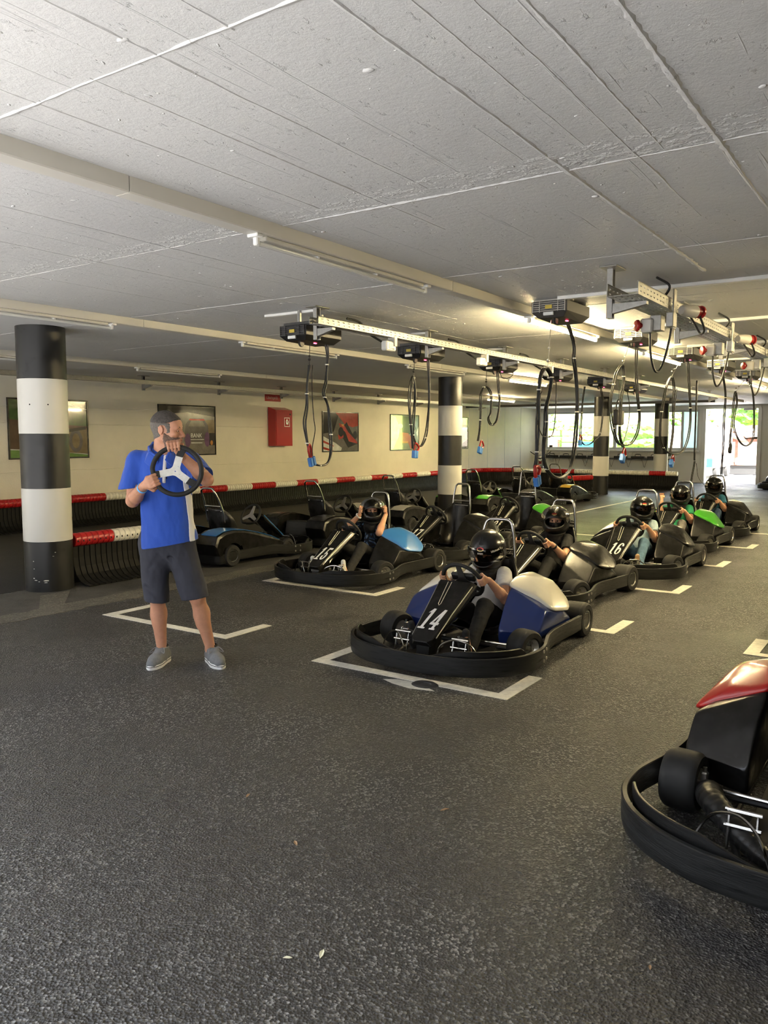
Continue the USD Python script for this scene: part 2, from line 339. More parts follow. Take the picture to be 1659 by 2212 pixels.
usdkit.material(stage, L+'glass', {'t': ('transparent_bsdf', {'color': (.93, .96, .95)}), 'g': ('glossy_bsdf', {'color': (1, 1, 1), 'roughness': .02}), 'f': ('fresnel', {'IOR': 1.45}), 'm': ('mix_closure', {})}, [('f.fac', 'm.fac'), ('t.BSDF', 'm.closure1'), ('g.BSDF', 'm.closure2')], surface='m.closure')
pbr('glass_frosted', (.45, .62, .68), .6, transmission_weight=.5)
pbr('rust', (.13, .05, .03), .8, vary=.5, vscale=6); pbr('skip_white', (.24, .19, .16), .7, vary=.25, vscale=4)
pbr('wood', (.20, .10, .05), .7, vary=.25, vscale=6, stretch=(1, 1, 8)); pbr('wood_dark', (.07, .035, .025), .7)
pbr('vehicle_blue', (.01, .16, .28), .3, coat=.5); pbr('leaf_green', (.07, .16, .02), .7, vary=.4, vscale=8); pbr('rubble', (.16, .11, .085), .9, vary=.4, vscale=5)
pbr('leaf_dry', (.35, .22, .12), .8); pbr('leaf_pale', (.72, .70, .50), .8)
pbr('tape_white', (.7, .68, .62), .5)

# ---------------------------------------------------------------- the room (x along the lamp rails, y towards the poster wall)
X0, X1, Y0, Y1 = -0.6, 30.4, -12.0, 13.2
def plane_grid(x0, x1, y0, y1, z0, z1): return box(((x0+x1)/2, (y0+y1)/2, (z0+z1)/2), (x1-x0, y1-y0, z1-z0))
fl = obj('floor', plane_grid(X0, X1, Y0, Y1, -.3, 0), L+'asphalt', kind='structure', smooth=False, label='dark worn asphalt floor of the indoor kart track')
ce = obj('ceiling', plane_grid(X0-.25, X1+.25, Y0-.25, Y1+.25, CEIL, CEIL+.3), L+'ceiling_paint', kind='structure', smooth=False, label='pale grey painted board-marked concrete ceiling')
def wall(axis, pos, a0, a1, thick, holes, z1=CEIL):
    p = sbox(a0, 0, a1, z1)
    for h in holes: p = p.difference(sbox(*h))
    v, f = prism(p, thick)                                # (a, z, depth)
    return (np.stack([pos+v[:, 2], v[:, 0], v[:, 1]], 1), f) if axis == 'x' else (np.stack([v[:, 0], pos+thick-v[:, 2], v[:, 1]], 1), f)
wl = obj('wall_left', wall('y', Y1, X0, X1, .25, []), L+'wall_beige', kind='structure', smooth=False, label='cream painted concrete wall hung with racing posters')
wb = obj('wall_back', wall('x', X1, Y0, Y1, .25, [(6.98, 1.17, 12.85, 2.62), (5.02, -.01, 6.75, 2.64)]), L+'wall_white', kind='structure', smooth=False, label='white end wall with the window band and open gate')
obj('wall_right', wall('y', Y0-.25, X0, X1, .25, []), L+'wall_beige', kind='structure', smooth=False, label='plain concrete wall on the far side of the hall')
obj('wall_front', wall('x', X0-.25, Y0, Y1, .25, [(.5, .0, 12.6, 2.62)]), L+'wall_white', kind='structure', smooth=False, label='wall with the wide open garage entrance behind the viewer')
# formwork marks and tie holes of the poster wall
for z, x0, x1 in ((1.87, 6, 15.5), (2.17, 6, 13), (1.02, 7, 18)):
    xs = np.arange(x0, x1, .25); obj('formwork_seam', tube(np.stack([xs, np.full(len(xs), Y1), z+.006*rng.standard_normal(len(xs))], 1), .006, 5), L+'wall_beige', wl)
for x in (10.2, 11.5, 13.2, 19.0, 22.5):
    for z in (2.44, 1.62): obj('tie_hole', mv(lathe([(.0, .004), (.02, .004), (.028, 0), (.0, -.003)], 12, axis=1), (x+rng.uniform(-.2, .2), Y1-.003, z)), L+'wall_beige', wl)
for x in (24.6, 26.0, 27.4, 28.8): obj('panel_joint', box((x, Y1, 1.38), (.012, .012, 2.76)), L+'frame_grey', wl)

# window band and gate in the end wall
w1 = thing('window_1', 'grey framed window band over the charging shelf', 'window', (X1+.1, 0, 0), kind='structure')
fr = prism(sbox(6.98, 1.17, 12.85, 2.62).difference(unary_union([sbox(10.12, 1.25, 12.78, 2.55), sbox(8.42, 1.25, 10.0, 2.55), sbox(7.62, 1.25, 8.32, 2.55), sbox(7.06, 1.25, 7.54, 2.55)])), .08)
yz = lambda m, x: (np.stack([x+m[0][:, 2], m[0][:, 0], m[0][:, 1]], 1), m[1])
obj('window_frame', yz(fr, -.04), L+'frame_grey', w1, smooth=False)
for a, b in ((10.12, 12.78), (8.42, 10.0), (7.62, 8.32)): obj('pane', box((0, (a+b)/2, 1.9), (.012, b-a, 1.3)), L+'glass', w1, smooth=False)
obj('pane', box((0, 7.3, 1.9), (.012, .48, 1.3)), L+'glass_frosted', w1, smooth=False, label='frosted pale blue pane')
obj('window_sill', cbox((-.16, 9.9, 1.13), (.25, 5.9, .05)), L+'wall_white', w1)
d1 = thing('door_1', 'open gate to the bright yard in the white end wall', 'gate', (X1, 0, 0), kind='structure')
obj('door_frame', cat([cbox((.1, 6.80, 1.33), (.36, .12, 2.66)), cbox((.1, 4.97, 1.33), (.36, .12, 2.66)), cbox((.1, 5.88, 2.69), (.36, 1.9, .1))]), L+'wall_white', d1)
obj('door_leaf', cat([cbox((.75, 4.96, 1.3), (1.2, .05, 2.5))]), L+'frame_grey', d1)
obj('door_closer', cbox((-.02, 5.3, 2.6), (.07, .4, .06)), L+'frame_grey', d1)

# pavement wear: the rough joint strip and the worn concrete apron along the barrier
def blotch(x0, x1, y0, y1, jag, step, seed):
    r = np.random.default_rng(seed); xs = np.arange(x0, x1+step, step); lo, hi = y0+jag*r.standard_normal(len(xs)), y1+jag*r.standard_normal(len(xs))
    return Polygon(list(zip(xs, lo))+list(zip(xs[::-1], hi[::-1])))
obj('asphalt_joint', prism(blotch(-.55, 9.5, 6.62, 6.92, .02, .09, 3), .008, -.003), L+'worn_joint', fl, smooth=False, label='rough pale joint strip in the asphalt')
obj('asphalt_joint', prism(Polygon([(4.35, 6.9), (4.62, 6.9), (5.1, 7.5), (4.75, 7.5)]), .006, -.002), L+'worn_joint', fl, smooth=False)
obj('concrete_apron', prism(blotch(-.55, 9.5, 6.9, 7.9, .02, .09, 4), .005, -.003), L+'worn_concrete', fl, smooth=False, label='worn grey concrete apron along the barrier')
obj('track_surface', prism(blotch(-.55, 23.5, 7.9, 13.1, .015, .3, 9), .004, -.003), L+'rubbered_asphalt', fl, smooth=False, label='darker rubbered track surface along the barrier')
# painted grid boxes
def grid_box(xf, y0, y1, arm=.55, w=.1):
    p = unary_union([sbox(xf, y0, xf+w*.9, y1), sbox(xf, y0, xf+arm, y0+w), sbox(xf, y1-w, xf+arm, y1)])
    v, f = prism(p, .006, -.002); obj('grid_marking', (v, f), L+'line_paint', fl, smooth=False)
for xf in (4.44, 6.47, 8.54, 10.64, 12.66, 14.7): grid_box(xf, 2.1, 3.66)
for xf in (4.55, 6.68, 8.80, 10.9): grid_box(xf, 4.64, 6.22)
for xf in (6.41, 8.5): grid_box(xf, -.46, 1.1)
obj('track_line', prism(sbox(13.6, 6.30, 22, 6.38), .005, -.002), L+'line_paint', fl, smooth=False)
obj('track_line', prism(sbox(12.9, 4.0, 13.0, 6.2), .005, -.002), L+'line_paint', fl, smooth=False)

# ceiling relief: formwork ridges, rough plaster bands, drips
def ridge(axis, pos, a0, a1, amp, seed, step=.03):
    r = np.random.default_rng(seed); a = np.arange(a0, a1, step); n = len(a)
    wob = np.convolve(r.standard_normal(n+20), np.ones(12)/12, 'same')[:n]*.006; wd = amp*(.6+.9*r.random(n))*(.35+1.1*meshkit.noise(np.stack([a*1.7, a*0, a*0+seed], 1), seed)); h = wd*.42
    rings = [[(a[i], pos+wob[i]-wd[i], CEIL+.002), (a[i], pos+wob[i]-wd[i]*.4, CEIL-h[i]), (a[i], pos+wob[i]+wd[i]*.3, CEIL-h[i]*.8), (a[i], pos+wob[i]+wd[i], CEIL+.002)] for i in range(n)]
    v, f = loft(rings); return (v[:, [1, 0, 2]]*[1, 1, 1], f[:, ::-1]) if axis == 'y' else (v, f)
for i, (p, a0, a1, amp) in enumerate([(1.37, .3, 6, .012), (.75, .5, 9, .014), (.13, 1.5, 9, .009), (2.0, .2, 3.3, .008), (2.62, .6, 3.3, .006), (1.06, 1.7, 4.5, .006), (1.70, .3, 1.75, .007), (2.3, 1.7, 4, .006), (-.5, 2.2, 9, .008), (3.9, .3, 7, .005), (4.6, 1, 9, .005), (5.4, 2, 9, .005), (1.2, 1.7, 3.3, .005), (.95, 1.8, 3.4, .006), (.42, 2, 3.4, .006), (-.15, 2.2, 5, .006)]): obj('formwork_ridge', ridge('x', p, a0, a1, amp, 20+i), L+'ceiling_paint', ce)
for i, (p, a0, a1, amp) in enumerate([(1.72, -.4, 6.5, .012), (3.42, -2, 8.5, .010), (5.15, -2, 9, .007), (6.9, -1, 9, .006), (8.6, 0, 10, .006)]): obj('formwork_ridge', ridge('y', p, a0, a1, amp, 60+i), L+'ceiling_paint', ce)
def plaster(x0, x1, y0, y1, seed):
    nx, ny = int((x1-x0)/.012), int((y1-y0)/.02); xs, ys = np.linspace(x0, x1, nx), np.linspace(y0, y1, ny); X, Y = np.meshgrid(xs, ys, indexing='ij')
    P = np.stack([X*26, Y*11, X*0+seed], -1); e = np.minimum(1, np.minimum((X-x0)/.07, (x1-X)/.02)); e *= np.clip(np.minimum(Y-y0, y1-Y)/.1, 0, 1)
    h = (meshkit.fbm(P*[1.6, 2.2, 1], 5, seed)-.42)*.013*e-.0008
    return np.stack([X, Y, CEIL-h], -1).reshape(-1, 3), tri(grid_faces(nx, ny))[:, ::-1]
obj('plaster_band', plaster(3.13, 3.43, .3, 3.0, 5), L+'ceiling_rough', ce, smooth=True); obj('plaster_band', plaster(3.2, 3.43, 3.1, 5.6, 6), L+'ceiling_rough', ce, smooth=True)
dr = []
for i in range(1500):
    x, y = rng.uniform(.9, 8), rng.uniform(-.3, 6.8); r = (.0025+.004*rng.random()**2)*(2.6 if rng.random() < .07 else 1)
    m = mv(ball((0, 0, 0), 1, 0), s=np.array([r*rng.uniform(1, 2.6), r, r*.5])); dr.append(mv(m, (x, y, CEIL), rz=rng.uniform(0, PI)))
obj('concrete_drips', cat(dr), L+'ceiling_paint', ce, smooth=True, kind='stuff')

# ---------------------------------------------------------------- striped columns
def column(x, y, d, label):
    t = thing('striped_column', label, 'column', (x, y, 0), group=None); r = d/2
    zs = [0, .531, 1.089, 1.66, 2.227, CEIL]
    for i in range(5):
        rr = r+(.002 if i % 2 else 0)
        obj('white_band' if i % 2 else 'black_band', mv(lathe([(0, 0), (rr-.002, 0), (rr, .002), (rr, zs[i+1]-zs[i]-.002), (rr-.002, zs[i+1]-zs[i]), (0, zs[i+1]-zs[i])], 64), (0, 0, zs[i])), L+('column_white' if i % 2 else 'column_black'), t)
    return t
c1 = column(5.06, 7.80, .49, 'thick black and white striped column beside the instructor')
for a, z, w, h in ((252, .42, .016, .006), (247, .38, .02, .006), (199, .33, .014, .01), (200, .25, .012, .008), (199, .15, .02, .012), (204, .13, .035, .009), (212, .115, .02, .006), (229, .125, .055, .012), (228, .105, .035, .008)):
    a = math.radians(a); obj('paint_chip', mv(mv(ball((0, 0, 0), 1, 1), s=np.array([w/2, .0025, h/2])), (.2455*math.cos(a), .2455*math.sin(a), z), rz=a+PI/2), L+'chip', c1)
for a in (206, 248): a = math.radians(a); obj('bolt_hole', mv(lathe([(0, 0), (.008, 0), (.008, -.006)], 8, axis=0), (.247*math.cos(a), .247*math.sin(a), 1.96), rz=a), L+'strip_dark', c1)
column(13.62, 7.72, .46, 'black and white striped column beyond the parked black karts')
column(22.6, 7.85, .44, 'striped column at the end of the yellow kart, in front of the windows')
column(26.8, 7.32, .44, 'striped column farthest away, behind the low back barrier')

# ---------------------------------------------------------------- crash barriers: rubber straps under a ringed red and white tube
def barrier(name, label, path, side, colours, strips=True, h=.5):
    """path: points of the tube's axis on the floor; side: +1 if the straps curl to the left of it."""
    t = thing(name, label, 'crash barrier'); p = np.asarray(path, float)
    s = np.r_[0, np.cumsum(np.linalg.norm(np.diff(p, axis=0), axis=1))]; pitch = .0725; n = int(s[-1]/pitch)
    at = lambda u: np.array([np.interp(u, s, p[:, 0]), np.interp(u, s, p[:, 1])])
    def fr(u):
        a, b = at(max(u-.02, 0)), at(min(u+.02, s[-1])); tg = (b-a)/np.linalg.norm(b-a); return at(u), tg, np.array([-tg[1], tg[0]])*side
    prof = [(.0, .46), (.0, .3), (.012, .2), (.05, .11), (.12, .05), (.2, .022), (.27, .014)]
    rings = []
    for i, (o, z) in enumerate(prof):
        q = np.array(prof[min(i+1, 6)])-np.array(prof[max(i-1, 0)]); q = q/np.linalg.norm(q); nn = np.array([-q[1], q[0]])*.006
        rings.append([(-.031, o+nn[0], z+nn[1]), (.031, o+nn[0], z+nn[1]), (.031, o-nn[0], z-nn[1]), (-.031, o-nn[0], z-nn[1])])
    strap = loft(rings); many = []
    for i in range(n):
        c, tg, nm = fr((i+.5)*pitch); m = frame(strap, (*c, 0), (*tg, 0), (*nm, 0), (0, 0, 1))
        if side < 0: m = (m[0], m[1][:, ::-1])
        if strips: obj('strap', m, L+'strip_rubber', t, smooth=False)
        else: many.append(m)
    if many: obj('straps', cat(many), L+'strip_rubber', t, smooth=False, kind='stuff')
    us = np.linspace(0, s[-1], max(int(s[-1]/.5), 2)); back = [[(*(fr(u)[0]-fr(u)[2]*d), z) for d, z in ((.02, .02), (.02, .45), (.05, .45), (.05, .02))] for u in us]
    obj('backing_panel', loft(back), L+'strip_dark', t, smooth=False)
    i = 0
    for col, k in colours:
        if i >= n: break
        k = min(k, n-i); prof2 = []
        for j in range(k): prof2 += [(.066, (j+.02)*pitch), (.075, (j+.12)*pitch), (.0765, (j+.5)*pitch), (.075, (j+.88)*pitch), (.066, (j+.98)*pitch)]
        prof2 = [(.0, prof2[0][1])]+prof2+[(.0, prof2[-1][1])]
        a = np.arange(14)/14*2*PI; R = []
        for r, u in prof2:
            c, tg, nm = fr(min((i*pitch+u), s[-1])); R.append([(*(c+nm*r*math.cos(x)), h+r*math.sin(x)) for x in a])
        m = loft(R, caps=False); m = (m[0], m[1][:, ::-1]) if side > 0 else m
        obj('tube_section', m, L+('tube_red' if col == 'r' else 'tube_white'), t, smooth=30); i += k
    return t, fr, pitch
alt = lambda first, a, b: [(('r', a) if (q % 2 == 0) == (first == 'r') else ('w', b)) for q in range(60)]
bt, bfr, bp = barrier('crash_barrier', 'short near barrier with red and white tube behind the instructor', [(5.32, 7.76), (6.92, 7.76)], -1, [('r', 7), ('w', 15)])
hl = []
for i in range(22):
    c, tg, nm = bfr((i+.5)*bp); hl.append(cbox((c[0]-.012, c[1]-.076, .49), (.014, .006, .02), .002))
obj('ring_slots', cat(hl), L+'strip_dark', bt, kind='stuff')
barrier('crash_barrier', 'long barrier with red and white tube along the poster wall', [(6.0, 12.98), (24.3, 12.98)], -1, [('r', 7), ('w', 13), ('r', 11), ('w', 8)]+alt('r', 11, 11))
arc = [(24.3+1.5*math.sin(a), 12.98-1.5+1.5*math.cos(a)) for a in np.linspace(0, PI/2, 9)]
barrier('crash_barrier', 'far barrier curving past the windows to the gate', [*arc, (25.8, 6.5)], -1, [('r', 25), ('w', 18), ('r', 12), ('w', 34), ('r', 7), ('w', 30)], strips=False)
barrier('crash_barrier', 'short barrier stub with plain red tube beyond the yellow kart', [(20.9, 8.3), (22.2, 7.95)], -1, [('r', 40)], strips=False)

# ---------------------------------------------------------------- posters, fire box, sign on the wall
def poster(x0, label, base, shapes, z0=1.24, w=1.6, h=1.07):
    t = thing('framed_poster', label, 'poster', (x0, Y1-.012, z0))
    obj('frame', flat_area(prism(sbox(0, 0, w, h).difference(sbox(.025, .025, w-.025, h-.025)), .024, -.012)), L+'satin_black', t, smooth=False)
    pr = obj('print', flat_area(prism(sbox(.02, .02, w-.02, h-.02), .012, -.012)), base, t, smooth=False)
    fr_ = sbox(.026, .026, w-.026, h-.026)
    for i, (m, pts) in enumerate(shapes):
        g = (Polygon([(a*w, b*h) for a, b in pts]).buffer(0).intersection(fr_)) if isinstance(pts, list) else pts
        if not g.is_empty: obj('printed_shape', flat_area(prism(g, .0004+.0004*i)), m, pr, smooth=False)
    return t, pr
def pm(name, col): return pbr('print_'+name, col, .12, coat=1.0, vary=.25, vscale=5)
P_green, P_brown, P_grass, P_grey, P_dark, P_red, P_tan, P_white, P_orange, P_purple, P_mid = pm('green', (.035, .09, .02)), pm('brown', (.085, .05, .03)), pm('grass', (.13, .24, .06)), pm('grey', (.13, .12, .11)), pm('dark', (.02, .018, .017)), pm('red', (.36, .05, .035)), pm('tan', (.21, .16, .09)), pm('white', (.6, .6, .57)), pm('orange', (.5, .22, .06)), pm('purple', (.15, .08, .16)), pm('mid', (.2, .18, .15))
ell = lambda cx, cy, a, b, n=20: [(cx+a*math.cos(q), cy+b*math.sin(q)) for q in np.arange(n)/n*2*PI]
poster(7.87, 'green and brown racing poster partly hidden by the thick striped column', P_brown, [(P_green, [(0, .98), (0, .66), (.4, .6), (1, .55), (1, .85), (.6, .97)]), (P_dark, [(.55, 1), (1, .84), (1, 1)]), (P_white, [(.5, .99), (1, .83), (1, .85), (.52, 1)]), (P_grass, [(0, 0), (0, .16), (.5, .13), (1, .06), (1, 0)]), (P_white, [(0, .17), (.5, .14), (1, .07), (1, .055), (.5, .125), (0, .155)]), (P_tan, [(.62, .1), (1, .08), (1, .52), (.7, .5)]), (P_grey, ell(.66, .34, .08, .17)), (P_grey, ell(.83, .3, .09, .2)), (P_brown, ell(.66, .33, .05, .1)), (P_tan, ell(.83, .3, .05, .13)), (P_dark, [(.6, .42), (.97, .5), (.96, .55), (.62, .47)])])
t, pr = poster(11.14, 'racing poster of a grey car with sponsor word behind the instructor', P_mid, [(P_dark, [(0, .8), (.5, .86), (1, .78), (1, 1), (0, 1)]), (P_tan, [(.62, .3), (.98, .34), (.98, .72), (.62, .7)]), (P_grey, [(.42, .28), (.46, .62), (.54, .74), (.78, .74), (.86, .6), (.88, .28)]), (P_mid, [(.5, .58), (.56, .7), (.76, .7), (.81, .58)]), (P_red, [(.52, .7), (.8, .7), (.79, .73), (.53, .73)]), (P_purple, ell(.49, .3, .05, .14)), (P_purple, ell(.84, .32, .05, .15)), (P_white, [(.55, .24), (.75, .24), (.75, .26), (.55, .26)]), (P_white, [(.54, .31), (.78, .31), (.78, .325), (.54, .325)]), (P_dark, [(.88, .2), (.98, .2), (.98, .45), (.88, .45)]), (P_orange, ell(.92, .25, .025, .05))])
obj('printed_word', flat_area(mv(lettering('BANK', .085, .003, True), (.86, .385, .004))), P_white, pr, smooth=False)
poster(16.53, 'red racing car poster with a red and white kerb', P_grey, [(P_dark, [(0, .98), (0, .45), (.3, .5), (.45, .95)]), (P_red, [(.35, .98), (1, .98), (1, .66), (.82, .62), (.6, .7)]), (P_dark, [(.5, .55), (.66, .75), (.74, .6), (.98, .2), (.7, .1), (.55, .35)]), (P_red, [(.44, .72), (.6, .66), (.7, .5), (.95, .26), (.97, .2), (.72, .26), (.62, .5), (.48, .6)]), (P_red, [(.42, .42), (.56, .48), (.57, .36), (.44, .3)]), (P_orange, [(.5, .68), (.58, .7), (.57, .62)]), (P_dark, ell(.9, .42, .06, .1)), (P_dark, ell(.5, .5, .07, .12)), (P_white, [(0, .4), (.35, .22), (.52, .1), (.5, .03), (0, .02)]), (P_red, [(0, .3), (.28, .17), (.3, .13), (0, .24)]), (P_red, [(0, .14), (.3, .04), (.2, .025), (0, .08)])])
poster(19.71, 'red racing car poster with a crinkled reflecting cover', P_grey, [(P_white, [(0, 1), (.2, .92), (.32, .6), (.28, .3), (.1, .05), (0, 0)]), (P_dark, [(.35, .95), (.8, .95), (.9, .6), (.6, .4), (.4, .5)]), (P_red, [(.1, .03), (.3, .4), (.42, .5), (.62, .48), (.75, .35), (.95, .05), (.7, .04), (.62, .2), (.4, .2), (.3, .04)]), (P_orange, [(.38, .25), (.62, .25), (.6, .2), (.4, .2)]), (P_white, ell(.35, .68, .08, .07)), (P_white, [(.9, .5), (1, .7), (1, .2)])])
poster(22.91, 'pale poster half hidden by the middle striped column', P_white, [(P_grass, [(.9, .95), (1, .9), (1, .5), (.93, .6)]), (P_grey, [(.5, 0), (.95, .02), (1, .3), (.8, .2)])])
t = thing('extinguisher_cabinet', 'red sheet-metal fire extinguisher cabinet on the cream wall', 'fire cabinet', (14.46, Y1-.012, 1.42))
obj('cabinet_body', hull([(x, y, z) for x, y, z in ((0, 0, 0), (.6, 0, 0), (0, -.24, 0), (.6, -.24, 0), (0, 0, .93), (.6, 0, .93), (0, -.24, .86), (.6, -.24, .86))]), L+'fire_red', t, smooth=False)
dr_ = obj('cabinet_door', cbox((.3, -.246, .42), (.57, .016, .8)), L+'fire_red', t)
obj('pictogram', flat_area(prism(sbox(.29, .46, .49, .68).difference(sbox(.305, .475, .475, .665)).union(Polygon([(.36, .52), (.43, .51), (.45, .58), (.42, .62), (.40, .645), (.36, .63), (.35, .58)]).difference(sbox(.385, .56, .41, .61))), .002, .254)), L+'number_white', dr_, smooth=False)
obj('door_lock', mv(lathe([(0, 0), (.02, 0), (.02, .012), (0, .014)], 12, axis=1), (.5, -.256, .76), rx=PI), L+'matte_black', dr_)
t = thing('wall_sign', 'small dark red sign lettered in German above the fire cabinet', 'sign', (14.36, Y1, 2.49))
obj('sign_board', cbox((.28, -.008, .08), (.56, .012, .16)), L+'fire_red', t)
obj('sign_lettering', flat_area(mv(lettering('Löschgerät', .062, .002, True), (.05, .052, .0145), s=np.array([.88, 1, 1]))), pbr('sign_ink', (.45, .25, .24), .5), t, smooth=False)

# ---------------------------------------------------------------- lamp rails and fluorescent tubes
def lamp_rail(y, x0, x1, label, lamps):
    t = thing('lamp_rail', label, 'lamp rail', (0, y, CEIL))
    prof = [(-.05, 0), (-.05, -.066), (-.046, -.072), (.046, -.072), (.05, -.066), (.05, 0)]
    for a, b in [(a, min(a+2.9, x1)) for a in np.arange(x0, x1, 2.9)]:
        obj('rail_section', loft([[(x, p[0], p[1]) for p in prof] for x in (a+.003, b-.003)]), L+'rail_paint', t, smooth=False)
    for x, on, lab in lamps:
        l = thing('tube_lamp', lab, 'lamp', (x, y, CEIL-.072), group=None)
        obj('lamp_body', cat([cbox((.9, 0, -.012), (1.62, .05, .024), .004)]), L+'rail_paint', l)
        for s in (0, 1): obj('lamp_holder', cat([cbox((.03+s*1.74, 0, -.008), (.05, .075, .018), .004), cbox((.04+s*1.72, 0, -.035), (.03, .032, .045), .006)]), L+'white_plastic', l)
        obj('tube', cyl((.055, 0, -.043), (1.745, 0, -.043), .014, 14), L+('tube_on' if on else 'tube_off'), l, label='glowing tube' if on else None)
        for k in (.55, 1.15): obj('lamp_clip', cbox((k, 0, -.026), (.02, .036, .02), .003), L+'white_plastic', l)
lamp_rail(3.04, -.5, 27, 'long grey lamp rail nearest the viewer, running under the ceiling', [(3.22, 0, 'unlit fluorescent tube lamp on the near lamp rail'), (6.74, 1, 'lit fluorescent tube lamp beside the nearest ceiling charger'), (10.2, 1, 'lit fluorescent tube lamp second along the near rail'), (13.75, 0, 'unlit tube lamp between two lit ones on the near rail'), (17.2, 1, 'lit fluorescent tube lamp third along the near rail'), (20.7, 1, 'lit fluorescent tube lamp farthest along the near rail')])
lamp_rail(6.5, -.5, 27, 'second lamp rail passing beside the thick striped column', [(3.2, 0, 'unlit tube lamp left of the thick striped column'), (6.68, 0, 'unlit tube lamp on the second rail behind the first charger'), (10.15, 0, 'unlit tube lamp on the second rail above the second column'), (13.6, 1, 'thin distant tube lamp at the far end of the second rail')])
lamp_rail(10.2, -.5, 27, 'third lamp rail close to the poster wall', [(4.7, 0, 'unlit tube lamp hidden by the thick column on the third rail'), (8.2, 0, 'unlit tube lamp above the instructor on the third rail'), (20, 1, 'lit tube lamp far along the third rail')])
lamp_rail(-.42, -.5, 27, 'lamp rail above the red kart row', [(3.2, 0, 'unlit tube lamp above the red kart'), (6.74, 1, 'lit tube lamp over the kart following the red one'), (10.2, 1, 'lit tube lamp farther over the red kart row'), (13.7, 1, 'lit tube lamp halfway over the red kart row'), (17.2, 1, 'lit tube lamp at the end over the red kart row')])

# ---------------------------------------------------------------- perforated cable trays on hangers
def slots(x0, x1, z0, h, pitch, rows, sw=.028, sh=.007):
    p = sbox(x0, z0, x1, z0+h); hs = []
    for r in rows:
        for x in np.arange(x0+.04, x1-.04, pitch): hs.append(sbox(x, z0+r*h-sh/2, x+sw, z0+r*h+sh/2))
    return p.difference(unary_union(hs))
def cable_tray(label, y, x0, x1, z, w, hangers, hy, near_end=20, h=.062):
    t = thing('cable_tray', label, 'cable tray', (0, y, z))
    xm = min(x0+near_end, x1)
    for s in (0, 1):
        v, f = prism(slots(x0, xm, 0, h, .075, (.3, .7)), .003); obj('side_wall', (np.stack([v[:, 0], s*w-v[:, 2], v[:, 1]], 1), f), L+'galvanised', t, smooth=False)
        obj('rolled_edge', tube([(x0, s*w, h), (xm, s*w, h)], .005, 6), L+'galvanised', t)
    v, f = prism(slots(x0, xm, 0, w, .09, (.2, .4, .6, .8) if w > .15 else (.35, .65), .045, .012), .003); obj('tray_floor', (v, f), L+'galvanised', t, smooth=False)
    for x in hangers:
        zt = CEIL-z; d = hy-y; s = 1 if d > 0 else -1
        hg = obj('hanger', cat([cbox((x, d, zt-.006), (.2, .12, .01), .003), cbox((x, d+.028*s, zt/2-.05), (.05, .006, zt+.1), .001), cbox((x-.024, d+.01*s, zt/2-.05), (.005, .04, zt+.1), .001), cbox((x+.024, d+.01*s, zt/2-.05), (.005, .04, zt+.1), .001)]), L+'galvanised', t, smooth=False)
        ya, yb = d-.01*s, d-s*(abs(d)+w*.85 if d*s > w else w*1.05)
        if d > 0: yb = .02
        else: yb = w-.02
        obj('bracket_arm', hull([(x-.022, ya, -.004), (x+.022, ya, -.004), (x-.022, ya, -.07), (x+.022, ya, -.07), (x-.022, yb, -.004), (x+.022, yb, -.004), (x-.022, yb, -.025), (x+.022, yb, -.025)]), L+'galvanised', t, smooth=False)
        obj('post_slots', cat([cbox((x, d+.0245*s-.0075*s, zz), (.012, .003, .03), .001) for zz in (zt*.75, zt*.2, -.06)]), L+'strip_dark', t, smooth=False, kind='stuff')
    return t
cable_tray('perforated cable tray above the row of empty parked karts and kart 15', 4.36, 5.42, 24, 2.583, .10, [5.66+1.9*k for k in range(9)], 4.56)
tr = cable_tray('wide perforated cable tray with red sockets, nearest to the viewer', 1.6, 5.22, 16, 2.53, .2, [5.5+1.75*k for k in range(6)], 1.86, h=.08)
cable_tray('long perforated cable tray along the poster wall', 12.0, 5, 24.5, 2.60, .16, [8.1+1.93*k for k in range(9)], 12.25, h=.07)
t = thing('conduit_beam', 'dark conduit strip crossing under the ceiling before the windows', 'conduit', (24.4, 0, 2.66))
obj('conduit_channel', cbox((0, 9.2, 0), (.08, 8.0, .07)), L+'charger_grey', t)
for y in (6.4, 8.4, 10.6, 12.6): obj('conduit_hanger', cbox((-.05, y, .03), (.05, .09, .16)), L+'charger_grey', t)
# cable ducts across the ceiling
for k in range(5): obj('cable_duct', cbox((6.36+2.1*k, .3, CEIL-.014), (.05, 4.6, .028), .004), L+'white_plastic', label=f'white cable duct under the ceiling ending at the {("nearest","second","third","fourth","fifth")[k]} charger of the lamp row', cat='cable duct')
for k in range(3): obj('cable_duct', cbox((5.75+1.9*k, 5.0-.05, CEIL-.012), (.04, .62, .024), .004), L+'white_plastic', label=f'short white cable duct above the {("first","second","third")[k]} charger of the long tray', cat='cable duct')
